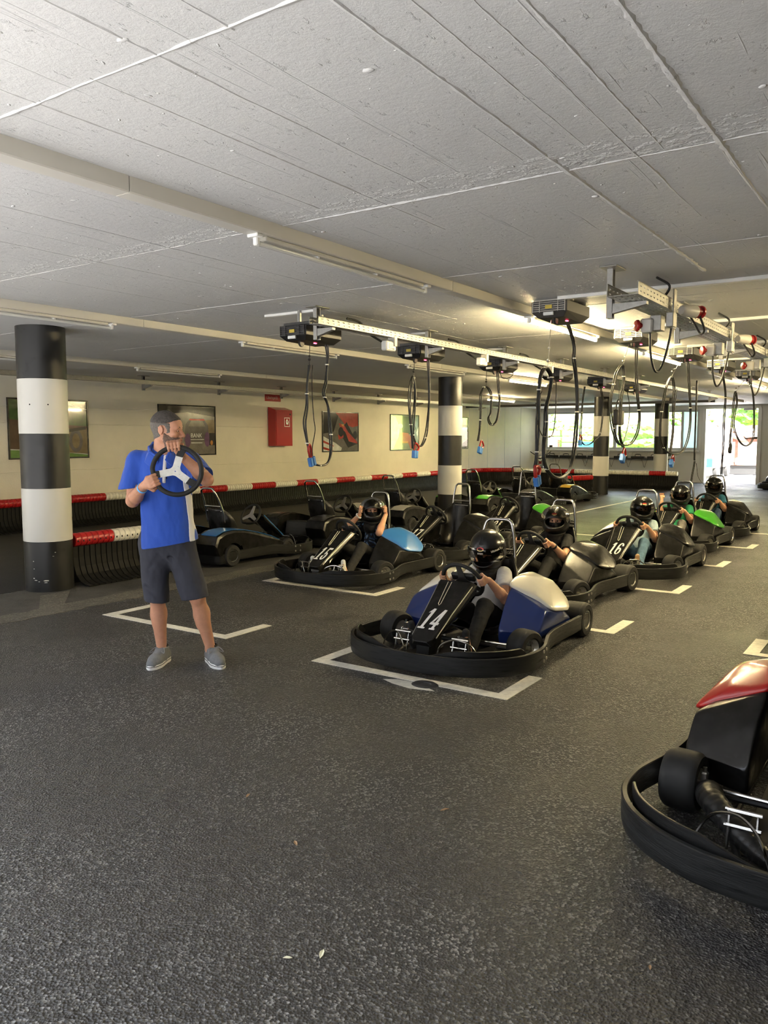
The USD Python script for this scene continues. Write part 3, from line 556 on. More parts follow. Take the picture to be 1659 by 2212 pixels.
# red 3-phase sockets on the near tray
def socket(x, k):
    t = thing('power_socket', f'grey power socket with red caps, {("first","second","third","fourth")[k]} along the near cable tray', 'power socket', (x, 1.6, 2.53))
    obj('mounting_plate', cat([cbox((0, -.03, .0), (.07, .012, .28)), cbox((-.03, -.02, -.08), (.1, .05, .1)), cbox((.05, .1, -.085), (.1, .08, .11))]), L+'galvanised', t)
    b = obj('plug_body', mv(cat([lathe([(0, -.09), (.03, -.09), (.04, -.07), (.045, .0), (.045, .05), (0, .05)], 18, axis=0), lathe([(.016, -.012), (.032, -.006), (.032, .006), (.016, .012)], 16, axis=1, closed=True)]), (.16, -.1, .0), rz=-.5), L+'rail_paint', t)
    obj('plug_cap', mv(lathe([(0, .05), (.044, .05), (.045, .065), (.034, .075), (.034, .10), (.046, .103), (.046, .114), (0, .114)], 18, axis=0), (.16, -.1, 0), rz=-.5), L+'plug_red', t)
    obj('socket_cap', mv(lathe([(0, -.02), (.036, -.016), (.042, -.006), (.042, .004), (.022, .008), (.022, .03), (0, .03)], 18, axis=0), (-.03, .22, -.1), rz=-.85), L+'plug_red', t)
    obj('socket_box', cbox((.03, .16, -.1), (.11, .09, .1), .012), L+'rail_paint', t)
    p = catmull([(.05, .15, -.14), (.08, .15, -.3), (.14, .13, -.42), (.2, .1, -.38), (.22, .06, -.2), (.2, .03, -.02)], 6)
    obj('hanging_cable', tube(p, .009, 8), L+'cable_black', t)
    p = catmull([(.24, -.15, -.03), (.3, -.17, -.12), (.36, -.13, -.14), (.38, -.08, -.06), (.33, -.04, .02)], 6); obj('hanging_cable', tube(p, .008, 8), L+'cable_black', t)
    obj('feed_cable', tube(catmull([(.0, .05, .08), (-.03, .0, .16), (-.0, .1, .235)], 6), .009, 8), L+'cable_black', t)
for k, x in enumerate((5.98, 8.0, 9.95, 11.9)): socket(x, k)
for k, x in enumerate((6.5, 8.45, 10.4)):
    t = thing('junction_box', f'small pale junction box under the long tray, {("first","second","third")[k]} from the near end', 'junction box', (x+.05, 4.4, 2.55))
    obj('box_body', cbox((0, 0, -.05), (.17, .07, .09), .012), L+'white_plastic', t); obj('box_flange', cat([cbox((.055, -.01, .0), (.05, .08, .1)), cbox((0, -.036, -.05), (.1, .004, .05))]), L+'rail_paint', t)
    obj('feed_cable', tube(catmull([(-.3, .28, .2), (-.15, .24, .18), (-.05, .2, .08), (.08, .12, .0), (.06, .05, -.05)], 6), .011, 8), L+'cable_black', t)

# ---------------------------------------------------------------- ceiling chargers with their hanging cables
def charger(x, y, z, grey, label, hang=0):
    t = thing('charger', label, 'charger', (x, y, z)); m = L+('charger_grey' if grey else 'charger_black')
    obj('housing', rhull([(.01, .01, .05), (.01, .31, .05), (.52, .01, .05), (.52, .31, .05), (.05, .05, .01), (.05, .27, .01), (.46, .05, .0), (.46, .27, .0), (.01, .01, .13), (.01, .31, .13), (.52, .01, .13), (.52, .31, .13)], .006), m, t)
    gm = L+('alloy' if grey else 'charger_grey')
    for j in range(5): obj('grille_bar', cbox((-.002, .16, .055+.017*j), (.012, .28, .005), .001), gm, t)
    for yy in (.02, .08, .24, .30): obj('grille_post', cbox((-.004, yy, .09), (.01, .006, .09), .001), gm, t)
    obj('rating_plate', cbox((-.006, .16, .085), (.008, .06, .03), .001), pbr('rating_yellow', (.5, .38, .05), .4), t)
    obj('mounting_clip', cbox((-.006, .16, .03), (.02, .09, .028), .004), L+'white_plastic', t)
    obj('ceiling_mount', cat([cbox((.1, .16, .155), (.05, .34, .04)), cbox((.42, .16, .155), (.05, .34, .04))]), gm, t)
    if hang: obj('hanger_strap', cat([cbox((q, .16, .16+hang/2), (.03, .03, hang+.02)) for q in (.1, .42)]), L+'galvanised', t)
    obj('cord_pulley', cat([mv(lathe([(0, -.012), (.03, -.012), (.034, -.006), (.026, 0), (.034, .006), (.03, .012), (0, .012)], 14, axis=1), (.1, .14, -.015))]), L+'charger_grey', t)
    obj('status_light', cbox((.25, .1, -.003), (.03, .02, .012), .003), L+'led_red_off', t)
    return t
ordn = ('nearest', 'second', 'third', 'fourth', 'fifth', 'sixth')
for k in range(6): charger(5.62+2.1*k*(.93 if k < 3 else .94), 4.66, 2.49, False, f'black ceiling charger on the long tray, {ordn[k]} from the viewer', hang=.12)
for k in range(5): charger(6.36+2.1*k, 2.52, 2.61, True, f'grey ceiling charger beside the lamp rail, {ordn[k]} from the viewer')
def arcs(p, y, dy=0.0, n=5): return catmull([(a, y+dy, b) for a, b in p], n)
CABLES = {
    'k1': (4.74, {'cord': [(5.77, 2.48), (5.76, 2.28)], 'main': [(5.77, 2.28), (5.73, 2.10), (5.73, 1.90), (5.70, 1.75), (5.72, 1.60), (5.76, 1.45), (5.81, 1.39), (5.91, 1.36), (6.02, 1.38), (6.08, 1.49), (6.08, 1.69), (6.05, 1.86), (6.02, 1.95), (5.98, 2.03), (6.01, 2.12), (6.02, 2.25), (6.04, 2.38), (6.03, 2.49)], 'thin': [(5.78, 2.28), (5.77, 2.06), (5.79, 1.81), (5.81, 1.69), (5.77, 1.54), (5.77, 1.45)], 'plug': [(5.75, 1.52), (5.80, 1.35)]}, 'looped charging cable hanging from the nearest black charger'),
    'k2': (4.74, {'cord': [(7.56, 2.48), (7.55, 2.29)], 'main': [(7.55, 1.50), (7.52, 1.65), (7.48, 1.95), (7.50, 2.18), (7.55, 2.29), (7.59, 2.10), (7.57, 1.85), (7.55, 1.65), (7.62, 1.55), (7.73, 1.53), (7.83, 1.65), (7.87, 1.86), (7.89, 2.12), (7.87, 2.49)], 'thin': [(7.53, 2.28), (7.44, 1.95), (7.48, 1.70), (7.55, 1.54)], 'plug': [(7.59, 1.56), (7.58, 1.42)]}, 'charging cable with red handle hanging before the fourth poster'),
    'k3': (4.74, {'cord': [(9.29, 2.48), (9.28, 2.28)], 'main': [(9.09, 1.58), (9.13, 1.74), (9.16, 2.00), (9.16, 2.15), (9.22, 2.25), (9.28, 2.27), (9.38, 2.24), (9.44, 2.16), (9.43, 1.95), (9.37, 1.86), (9.48, 1.78), (9.61, 1.85), (9.68, 2.08), (9.66, 2.26), (9.62, 2.47)], 'thin': [(9.64, 2.47), (9.70, 2.40), (9.88, 2.41), (10.02, 2.46), (10.01, 2.52)], 'plug': [(9.17, 1.58), (9.12, 1.42)]}, 'wavy charging cable with red triangle handle right of the second column'),
    'k5': (4.74, {'main': [(12.81, 2.45), (12.72, 2.18), (12.68, 1.81), (12.67, 1.62), (12.82, 1.51), (13.10, 1.51), (13.4, 1.6), (13.61, 1.70), (13.70, 2.0), (13.72, 2.22), (13.56, 2.49)], 'plug': [(12.64, 1.66), (12.63, 1.55)]}, 'thin charging cable hanging left of the third column'),
    'r1': (2.7, {'cord': [(6.46, 2.6), (6.41, 2.21)], 'main': [(6.20, 1.37), (6.22, 1.45), (6.24, 1.60), (6.25, 1.79), (6.25, 1.98), (6.28, 2.13), (6.39, 2.20), (6.51, 2.13), (6.47, 1.99), (6.41, 1.87), (6.41, 1.72), (6.37, 1.52), (6.39, 1.41), (6.50, 1.32), (6.68, 1.27), (6.86, 1.28), (7.01, 1.37), (7.09, 1.56), (7.12, 1.81), (7.11, 2.02), (7.06, 2.23), (7.02, 2.33), (7.0, 2.46), (6.85, 2.62)], 'thin': [(6.25, 2.00), (6.15, 1.90), (6.17, 1.75), (6.24, 1.66), (6.31, 1.63), (6.45, 1.63), (6.52, 1.70), (6.55, 1.88), (6.55, 2.07), (6.50, 2.13)], 'plug': [(6.19, 1.38), (6.24, 1.24)]}, 'long thick charging cable with red handle from the nearest grey charger'),
    'r2': (2.7, {'cord': [(8.55, 2.6), (8.38, 2.36)], 'main': [(8.48, 1.52), (8.35, 1.65), (8.36, 1.89), (8.38, 2.03), (8.44, 2.22), (8.38, 2.37), (8.21, 2.28), (8.13, 2.16), (8.04, 2.02), (8.07, 1.83), (8.16, 1.69), (8.30, 1.57), (8.48, 1.54), (8.75, 1.56), (8.96, 1.67), (9.02, 1.85), (8.94, 2.05), (8.86, 2.35), (8.85, 2.62)], 'thin': [(8.46, 2.13), (8.57, 1.94), (8.53, 1.74), (8.39, 1.57)], 'plug': [(8.50, 1.51), (8.41, 1.35)]}, 'looped charging cable with red handle before the middle window'),
    'r3': (2.7, {'cord': [(10.66, 2.6), (10.28, 2.38)], 'main': [(10.32, 1.39), (10.43, 1.71), (10.41, 2.05), (10.43, 2.23), (10.29, 2.37), (10.07, 2.24), (9.99, 2.09), (9.90, 1.93), (9.86, 1.76), (9.88, 1.59), (10.06, 1.48), (10.36, 1.42), (10.69, 1.41), (11.03, 1.48), (11.23, 1.65), (11.29, 1.90), (11.2, 2.21), (11.05, 2.62)], 'thin': [(10.45, 2.23), (10.35, 1.88), (10.27, 1.45)], 'plug': [(10.45, 1.40), (10.32, 1.22)]}, 'looped charging cable with red handle in front of the farthest column'),
    'r4': (2.7, {'main': [(13.1, 2.65), (13.42, 2.30), (13.38, 1.94), (13.39, 1.51), (13.42, 1.2), (13.7, 1.05), (14.3, .97), (14.84, .95)]}, 'straight charging cable reaching down to the last kart'),
    'r5': (2.7, {'cord': [(14.86, 2.6), (14.18, 2.37)], 'main': [(13.92, 1.47), (13.92, 1.66), (14.04, 1.96), (14.07, 2.18), (14.18, 2.37), (14.33, 2.19), (14.15, 1.96), (14.19, 1.77), (14.74, 1.54), (15.37, 1.48), (15.92, 1.62), (15.92, 2.00), (15.7, 2.41), (15.2, 2.66)], 'plug': [(13.94, 1.53), (13.86, 1.38)]}, 'looped charging cable with black connector before the open gate'),
    'mid': (4.0, {'main': [(17.14, 2.775), (17.14, 1.31), (17.17, 1.11), (16.96, 0.74), (16.70, 0.02)], 'thin': [(17.21, 1.10), (17.41, 0.81), (18.01, 0.61), (18.54, 0.52)]}, 'thick cable hanging to the floor beyond the green topped kart'),
}
for k, (y, d, lab) in CABLES.items():
    t = thing('charging_cable', lab, 'cable', (0, 0, 0))
    if 'cord' in d:
        (a, b), (c, e) = d['cord']; obj('suspension_cord', cat([tube([(a, y, b), (c, y, e)], .003, 5), ball((c, y, e+.05), .014, 1), ball((c+(a-c)*.3, y, e+(b-e)*.4), .011, 1)]), L+('steel' if k[0] == 'r' else 'cable_black'), t)
    r = .0105 if k in ('r1', 'mid') else .0085
    p = arcs(d['main'], y)
    if k == 'r4': p = catmull([(13.1, 2.7, 2.65), (13.42, 2.7, 2.3), (13.6, 2.74, 1.94), (14.1, 2.84, 1.51), (14.6, 2.95, 1.2), (14.84, 3.0, .97)], 6)
    q = p.copy(); q[:, 1] += .018; q[:, 0] += .012*np.sin(np.arange(len(q))*.35)
    obj('main_cable', tube(p, r, 8), L+'cable_black', t); obj('main_cable', tube(q, r*.85, 8), L+'cable_black', t)
    if 'thin' in d: obj('thin_cable', tube(arcs(d['thin'], y, -.02), .0045, 6), L+'cable_black', t)
    for i in range(7, len(p)-6, 14): obj('cable_tie', mv(lathe([(.015, -.005), (.019, -.005), (.019, .005), (.015, .005)], 10, closed=True), p[i]+[0, .008, 0]), L+'tape_white', t)
    if 'plug' in d:
        (a, b), (c, e) = d['plug']; A, B = np.array([a, y, b]), np.array([c, y, e]); ax = (B-A)/np.linalg.norm(B-A); sd = np.cross(ax, [0, 1.0, 0]); blk = k == 'r5'
        T = [A-ax*.0+sd*.0, A+sd*.075+ax*.045, A+sd*.02+ax*.10, A-sd*.02+ax*.09]
        if k == 'k1': T = [A-ax*.04, A+sd*.02, A+ax*.1, A-sd*.02+ax*.02]
        obj('handle', tube(catmull(T, 5, True), .011 if k != 'r1' else .016, 8, closed=True), L+('matte_black' if blk else 'plug_red'), t)
        ctr = A+ax*.125; blks = [frame(cbox((s*.02, 0, 0), (.036, .045, .085), .006), ctr, sd, (0, 1, 0), -ax) for s in (-1, 1)]
        obj('connector', cat(blks), L+('matte_black' if blk else 'plug_blue'), t, kind=None)
t = thing('hanging_box', 'black control box hanging on loops right of the third column', 'control box', (14.2, 4.7, 1.98))
obj('box_body', cbox((.2, 0, 0), (.36, .1, .27), .02), L+'charger_black', t); obj('box_loop', tube(catmull([(.05, 0, .12), (.1, 0, .26), (.2, 0, .32), (.3, 0, .26), (.35, 0, .12)], 5), .012, 8), L+'cable_black', t); obj('suspension_cord', tube([(.2, 0, .32), (.2, 0, .79)], .004, 6), L+'cable_black', t)

# ---------------------------------------------------------------- karts (local: +x forward, +y to the driver's left, z up, origin on the floor)
def cap_poly(pts):
    v, f = trimesh.creation.triangulate_polygon(Polygon(pts), engine='earcut'); return np.asarray(v), np.asarray(f)
def side_loft(pts, rows):
    """A body drawn as a closed side outline (x, z), counter-clockwise, carried through rows (y, dx-inset, dz-inset)."""
    pts = np.asarray(pts, float); c = pts.mean(0); rings = []
    for y, ix, iz in rows:
        d = pts-c; rings.append(np.stack([pts[:, 0]-np.sign(d[:, 0])*ix*np.minimum(1, abs(d[:, 0])/.2), np.full(len(pts), y), pts[:, 1]-np.maximum(0, np.sign(d[:, 1]))*iz], 1))
    v, f = loft(rings, caps=False); n = len(pts); ms = [(v, f)]
    for r, flip in ((rings[0], False), (rings[-1], True)):
        pv, pf = cap_poly(r[:, [0, 2]]); ys = np.full(len(pv), r[0, 1]); ms.append((np.stack([pv[:, 0], ys, pv[:, 1]], 1), pf[:, ::-1] if flip else pf))
    return cat(ms)
half = [(1.0, 0), (.99, .18), (.955, .35), (.875, .51), (.75, .64), (.59, .715), (.43, .73), (.29, .712), (.16, .672), (.03, .635), (-.2, .615), (-.5, .618), (-.78, .612), (-.93, .598), (-.99, .56), (-1.01, .45), (-1.01, .25), (-1.01, 0)]
outline = catmull(half+[(x, -y) for x, y in half[-2:0:-1]], 5, True)
def band(path, z0, z1, th, closed, off=0.0, bulge=.005):
    p = np.asarray(path, float); k = len(p); t = (np.roll(p, -1, 0)-np.roll(p, 1, 0)) if closed else np.gradient(p, axis=0)
    t /= np.linalg.norm(t, axis=1, keepdims=True); n = np.stack([-t[:, 1], t[:, 0]], 1)*-1
    z0, z1 = np.broadcast_to(z0, (k,)), np.broadcast_to(z1, (k,)); rings = []
    if (n*(p-p.mean(0))).sum() < 0: n = -n
    for i in range(k):
        h = z1[i]-z0[i]; q = [(-th, z0[i]+.012), (0, z0[i]), (bulge*.7, z0[i]+.012), (bulge, z0[i]+h*.3), (bulge, z0[i]+h*.75), (bulge, z1[i]-.004), (bulge-.004, z1[i]), (-th+.003, z1[i]), (-th, z1[i]-.004)]
        rings.append([(*(p[i]+n[i]*(o+off)), z) for o, z in q])
    v, f = loft(rings, closed_k=closed); return v, f
def soften(m, size, it):
    h = m3.Manifold.hull_points(np.asarray(m[0], float)).refine_to_length(size).to_mesh(); t = trimesh.Trimesh(np.array(h.vert_properties[:, :3], float), np.array(h.tri_verts), process=True); t.merge_vertices(); trimesh.smoothing.filter_laplacian(t, lamb=.5, iterations=it, volume_constraint=False); return np.array(t.vertices), np.array(t.faces)
KM = {}
SWC, SWN = np.array([.195, 0, .545]), np.array([-.84, 0, .54]); SWN /= np.linalg.norm(SWN); SWX = np.cross([0, 1.0, 0], SWN)
def _kart_meshes():
    x = outline[:, 0]; side = np.clip((.25-x)/.3, 0, 1)*np.clip((x+.95)/.2, 0, 1)
    KM['bumper'] = band(outline, .05+.03*side, .175+.025*side, .02, True)
    KM['bumper_bolts'] = cat([mv(lathe([(0, .004), (.011, .004), (.014, 0)], 10, axis=1), (bx, s*(.738 if bx > .35 else .722), z), rx=0 if s > 0 else PI) for s in (-1, 1) for bx in (.38, .30) for z in (.085, .15)])
    fc = outline[(outline[:, 0] > .50)]; fc = fc[np.argsort(np.arctan2(fc[:, 1], fc[:, 0]-.2))]
    fy = np.abs(fc[:, 1]); z1 = .125+.088*np.clip((fc[:, 0]-.51)/.10, 0, 1)*np.clip(fy/.35, .35, 1); KM['front_cowl'] = band(fc*.99, .12, z1, .012, False, off=-.032, bulge=.003)
    tyre = lambda r, w: lathe([(r*.52, -w/2+.012), (r*.62, -w/2), (r*.88, -w/2), (r*.97, -w/2+.014), (r, -w/2+.034), (r, w/2-.034), (r*.97, w/2-.014), (r*.88, w/2), (r*.62, w/2), (r*.52, w/2-.012)], 40, axis=1)
    rim = lambda r, w: cat([lathe([(0, w/2-.055), (r*.2, w/2-.055), (r*.22, w/2-.05), (r*.34, w/2-.05), (r*.42, w/2-.03), (r*.5, w/2-.012), (r*.54, w/2-.004), (r*.55, w/2-.012), (r*.5, -w/2+.01), (0, -w/2+.03)], 28, axis=1), lathe([(0, w/2-.02), (r*.1, w/2-.02), (r*.12, w/2-.03), (r*.12, w/2-.055)], 12, axis=1)]+[mv(lathe([(0, .006), (.006, .006), (.006, 0)], 8, axis=1), (r*.27*math.cos(a), w/2-.05, r*.27*math.sin(a))) for a in np.arange(5)/5*2*PI]+[mv(lathe([(0, .003), (.011, .003), (.011, 0)], 10, axis=1), (r*.42*math.cos(a), w/2-.036, r*.42*math.sin(a))) for a in np.arange(6)/6*2*PI+.3])
    KM['ft'], KM['fr'], KM['rt'], KM['rr'] = tyre(.13, .15), rim(.13, .15), tyre(.14, .19), rim(.14, .19)
    seat = []
    sp = catmull([(.08, .155), (-.02, .10), (-.15, .075), (-.265, .11), (-.335, .24), (-.372, .42), (-.395, .58), (-.405, .68)], 4); wd = np.interp(np.linspace(0, 1, len(sp)), [0, .3, .55, .8, 1], [.16, .20, .215, .225, .13]); wg = np.interp(np.linspace(0, 1, len(sp)), [0, .15, .45, .7, .9, 1], [.02, .08, .17, .16, .08, .02])
    tg = np.gradient(sp, axis=0); tg /= np.linalg.norm(tg, axis=1, keepdims=True); nm = np.stack([-tg[:, 1], tg[:, 0]], 1)*-1
    rings, edge = [], {1: [], -1: []}
    for i in range(len(sp)):
        up = [(*(sp[i]+nm[i]*wg[i]*abs(q)**2.6)[[0]], wd[i]*math.copysign(abs(q)**.8, q), (sp[i]+nm[i]*wg[i]*abs(q)**2.6)[1]) for q in np.linspace(-1, 1, 13)]
        dn = [(a-nm[i][0]*.012, b*1.04+math.copysign(.006, b), c-nm[i][1]*.012) for a, b, c in up[::-1]]; rings.append(up+dn)
        edge[-1].append(up[0]); edge[1].append(up[-1])
    KM['seat'] = loft(rings); KM['seat_trim'] = [tube(edge[s], .011, 8) for s in (-1, 1)]
    KM['headrest'] = tube(np.array(edge[-1][-2:]+[(-.41, 0, .665)]+edge[1][:-3:-1]), .012, 8)
    def hoop(dz, lean):
        b = [(-.36, -.155, .50), (-.385, -.155, .63), (-.395-lean*.5, -.14, .80), (-.405-lean, -.12, .915+dz), (-.41-lean, -.09, .953+dz), (-.41-lean, -.05, .96+dz)]
        return catmull(b+[(x, -y, z) for x, y, z in b[::-1]], 5)
    KM['hoop'] = {k: tube(hoop(*k), .0135, 10) for k in ((0, 0), (.12, 0), (0, .1))}
    KM['hoop_bar'] = {k: cat([cyl((-.39-k*.3, -.147, .72), (-.39-k*.3, .147, .72), .010, 8), cyl((-.39, -.155, .655), (-.39, .155, .655), .011, 8)]) for k in (0, .1)}
    B, T = np.array([.80, 0, .205]), np.array([.30, 0, .54]); u = (T-B)/np.linalg.norm(T-B); n = np.array([u[2], 0, -u[0]]); KM['nose_frame'] = (B, u, n)
    ln = np.linalg.norm(T-B); pl = lambda a, b, c: B+u*a+np.array([0, b, 0])+n*c
    KM['nose'] = cat([rhull([pl(0, s*.050, 0) for s in (-1, 1)]+[pl(.03, s*.075, 0) for s in (-1, 1)]+[pl(ln, s*.125, .012) for s in (-1, 1)]+[pl(.0, s*.07, -.03) for s in (-1, 1)]+[pl(ln*.5, s*.122, -.028) for s in (-1, 1)]+[pl(ln+.01, s*.155, -.02) for s in (-1, 1)]+[pl(ln-.04, s*.15, -.05) for s in (-1, 1)], .008),
        hull([pl(.02, s*.05, -.03) for s in (-1, 1)]+[pl(ln*.4, s*.05, -.04) for s in (-1, 1)]+[np.array([.78, s*.05, .1]) for s in (-1, 1)]+[np.array([.6, s*.04, .09]) for s in (-1, 1)])])
    KM['nose_trim'] = cat([tube([pl(.0, s*.074, -.012), pl(ln*.5, s*.118, -.01), pl(ln, s*.15, .0)], .009, 8) for s in (-1, 1)])
    KM['nose_stripe'] = cat([tube(np.array([pl(a, b, .021) for a, b in ((ln*.98, -.055+.03*k), (ln*.6, -.028+.02*k))]), .0028, 5) for k in (0, 1)]+[tube([pl(ln*.6, -.028, .02), pl(ln*.57, -.016, .02), pl(ln*.6, -.008, .02)], .0028, 5)])
    KM['trim_line'] = [tube([pl(.05, s*.098, -.002), pl(ln*.5, s*.114, .001), pl(ln*.97, s*.142, .0)], .0045, 6) for s in (-1, 1)]
    R = .16; q = np.arange(40)/40*2*PI; ring = np.stack([R*np.cos(q), R*np.sin(q), 0*q], 1); ring[:, 0] = np.minimum(ring[:, 0], R)*1.0; ring[ring[:, 0] < -.12, 0] = -.12-(abs(ring[ring[:, 0] < -.12, 0])-.12)*.3
    KM['sw_rim'] = tube(ring, .0165, 10, closed=True)
    KM['sw_spokes'] = cat([mv(prism(Polygon([(-.03, -.028), (.03, -.028), (.02, -.15), (-.02, -.15)]).union(sbox(-.032, -.03, .032, .03)), .005, -.0025), rz=a) for a in (PI/2+.0, PI/2+2.1, PI/2-2.1)])
    KM['sw_pad'] = cbox((.02, 0, .024), (.07, .2, .035), .012)
    KM['column'] = cat([cyl((.21, 0, .52), (.64, 0, .13), .011, 8), cbox((.58, 0, .14), (.08, .07, .05), .006)])
    KM['floor_pan'] = cat([cbox((.12, 0, .052), (1.1, .52, .008)), cbox((.62, 0, .07), (.35, .4, .006))])
    fr = [[(.86, s*.2, .08), (.5, s*.3, .07), (.1, s*.32, .07), (-.5, s*.3, .08), (-.95, s*.34, .1)] for s in (-1, 1)]
    KM['frame'] = cat([tube(catmull(p, 5), .015, 8) for p in fr]+[cyl((.86, -.2, .08), (.86, .2, .08), .015, 8), cyl((.3, -.44, .11), (.3, .44, .11), .015, 8), cyl((-.95, -.5, .12), (-.95, .5, .12), .015, 8)]+[cyl((a, s*.3, .09), (a, s*.6, .11), .012, 8) for a in (.02, -.5) for s in (-1, 1)]+[cyl((.86, s*.2, .08), (.96, s*.2, .12), .012, 8) for s in (-1, 1)])
    KM['tie_rod'] = [cat([cyl((.36, s*.06, .15), (.33, s*.46, .145), .0085, 8), ball((.33, s*.46, .145), .017, 1), ball((.36, s*.06, .15), .015, 1)]) for s in (-1, 1)]
    KM['spindle'] = [cat([cbox((.27, s*.46, .13), (.035, .03, .11), .006), cyl((.27, s*.44, .13), (.27, s*.56, .13), .0125, 8), cbox((.31, s*.45, .135), (.09, .025, .014), .004), cyl((.27, s*.46, .07), (.27, s*.46, .205), .01, 8)]) for s in (-1, 1)]
    KM['rear_axle'] = cat([cyl((-.78, -.56, .14), (-.78, .56, .14), .015, 10), mv(lathe([(0, -.008), (.09, -.008), (.09, .008), (0, .008)], 24, axis=1), (-.78, -.2, .14))])
    KM['pedal'] = [cat([cyl((.66, s*.17, .22), (.66, s*.30, .22), .0075, 8), cyl((.68, s*.17, .165), (.68, s*.30, .165), .0075, 8), cyl((.66, s*.185, .22), (.7, s*.185, .08), .006, 6), cyl((.66, s*.285, .22), (.7, s*.285, .08), .006, 6)]) for s in (-1, 1)]
    KM['pedal_guard'] = [tube(catmull([(.8, s*.12, .09), (.8, s*.16, .2), (.74, s*.24, .235), (.7, s*.34, .2), (.68, s*.4, .1)], 5), .006, 6) for s in (-1, 1)]
    hp = catmull([(.36, -.42, .13), (.50, -.38, .165), (.62, -.28, .14), (.70, -.18, .10), (.76, -.08, .08)], 14); KM['air_hose'] = tube(hp, np.linspace(.055, .035, len(hp))*(1+.07*(np.arange(len(hp)) % 3 == 0)), 14)
    KM['brake_shield'] = [hull([(.40, s*.36, .1), (.62, s*.3, .1), (.44, s*.42, .17), (.6, s*.34, .15), (.52, s*.4, .1)]) for s in (-1, 1)]
    KM['motor_housing'] = cat([rhull([(-.6, -.2, .14), (-.6, .2, .14), (-.94, -.22, .12), (-.94, .22, .12), (-.62, -.18, .33), (-.62, .18, .33), (-.92, -.2, .36), (-.92, .2, .36)], .02)])
    KM['harness'] = cat([tube(catmull([(-.4, s*.09, .62), (-.3, s*.1, .4), (-.2, s*.12, .2)], 4), .012, 6) for s in (-1, 1)])
    KM['podL'] = soften(rhull([(.08, .30, .365), (-.03, .565, .335), (.10, .575, .2), (.20, .31, .2), (.08, .55, .10), (.18, .31, .1), (-.50, .575, .2), (-.50, .55, .1), (-.52, .3, .44), (-.05, .285, .47), (-.52, .3, .1), (-.32, .595, .28), (-.3, .29, .52)], .012, 1), .03, 3)
    KM['coverL'] = soften(rhull([(-.06, .265, .50), (-.2, .27, .55), (-.42, .28, .548), (-.53, .29, .51), (-.575, .40, .44), (-.545, .53, .34), (-.40, .605, .295), (-.12, .590, .338), (-.10, .44, .445), (-.22, .46, .475), (-.36, .44, .515), (-.48, .45, .475), (-.3, .4, .36), (-.45, .4, .34)], .014, 1), .028, 8)
    arch = [(-.78+.205*math.cos(a), .13+.205*math.sin(a)) for a in np.linspace(math.radians(18), math.radians(172), 16)]
    KM['arch_pod'] = side_loft([(-.5, .1), (.2, .1), (.24, .17), (.16, .235), (-.05, .32), (-.3, .39), (-.55, .445), (-.75, .465), (-.92, .45), (-1.03, .405), (-1.075, .3), (-1.03, .16)]+arch[::-1], [(.615, .025, .035), (.60, .006, .01), (.575, 0, 0), (.27, 0, 0)])
    tp = [(-1.04, .41), (-.92, .453), (-.75, .468), (-.55, .448), (-.3, .393), (-.05, .323), (.12, .255)]
    wi = [.33, .33, .35, .38, .42, .47, .53]; rs = [[(x, w, z), (x, .585, z-.004), (x, .59, z+.004), (x, w, z+.009)] for (x, z), w in zip(tp, wi)]
    KM['arch_cover'] = loft(rs)
_kart_meshes()
_el = lambda cx, cy, a, b: Polygon([(cx+a*math.cos(q), cy+b*math.sin(q)) for q in np.arange(28)/28*2*PI])
_ring = lambda cx, cy, a, b, t: _el(cx, cy, a, b).difference(_el(cx, cy, a-t, b-t*.6))
DIG = {'1': unary_union([sbox(.15, 0, .30, 1), Polygon([(.02, .78), (.15, .98), (.15, .82)]), sbox(.03, 0, .42, .075)]),
    '4': unary_union([sbox(.25, 0, .39, 1), Polygon([(.24, 1), (.35, 1), (.12, .34), (.0, .27)]), sbox(0, .24, .47, .35), sbox(.16, 0, .47, .07)]),
    '5': unary_union([sbox(.06, .86, .43, 1), sbox(.06, .5, .16, 1), _ring(.21, .31, .22, .31, .13).difference(sbox(-.1, .34, .12, .5)), sbox(.06, .5, .2, .57)]),
    '6': unary_union([_ring(.22, .29, .22, .29, .13), _ring(.22, .71, .22, .29, .13).difference(sbox(.2, .42, .5, .74)), sbox(0, .28, .13, .72)]),
    '7': unary_union([sbox(0, .85, .44, 1), Polygon([(.29, .86), (.44, .86), (.24, 0), (.09, 0)])]),
    '8': unary_union([_ring(.22, .27, .23, .28, .13), _ring(.22, .75, .20, .26, .12)])}
def number_mesh(s, h=.165):
    ms = [mv(prism(DIG[c], .003), (i*.53, 0, 0), s=np.array([1, 1, 1])) for i, c in enumerate(s)]; v, f = cat(ms); v = v.copy()
    v[:, 0] -= (v[:, 0].min()+v[:, 0].max())/2; v[:, 0] += .22*(v[:, 1]-.5); v[:, 0] *= h*.86; v[:, 1] *= h*1.2; return v, f
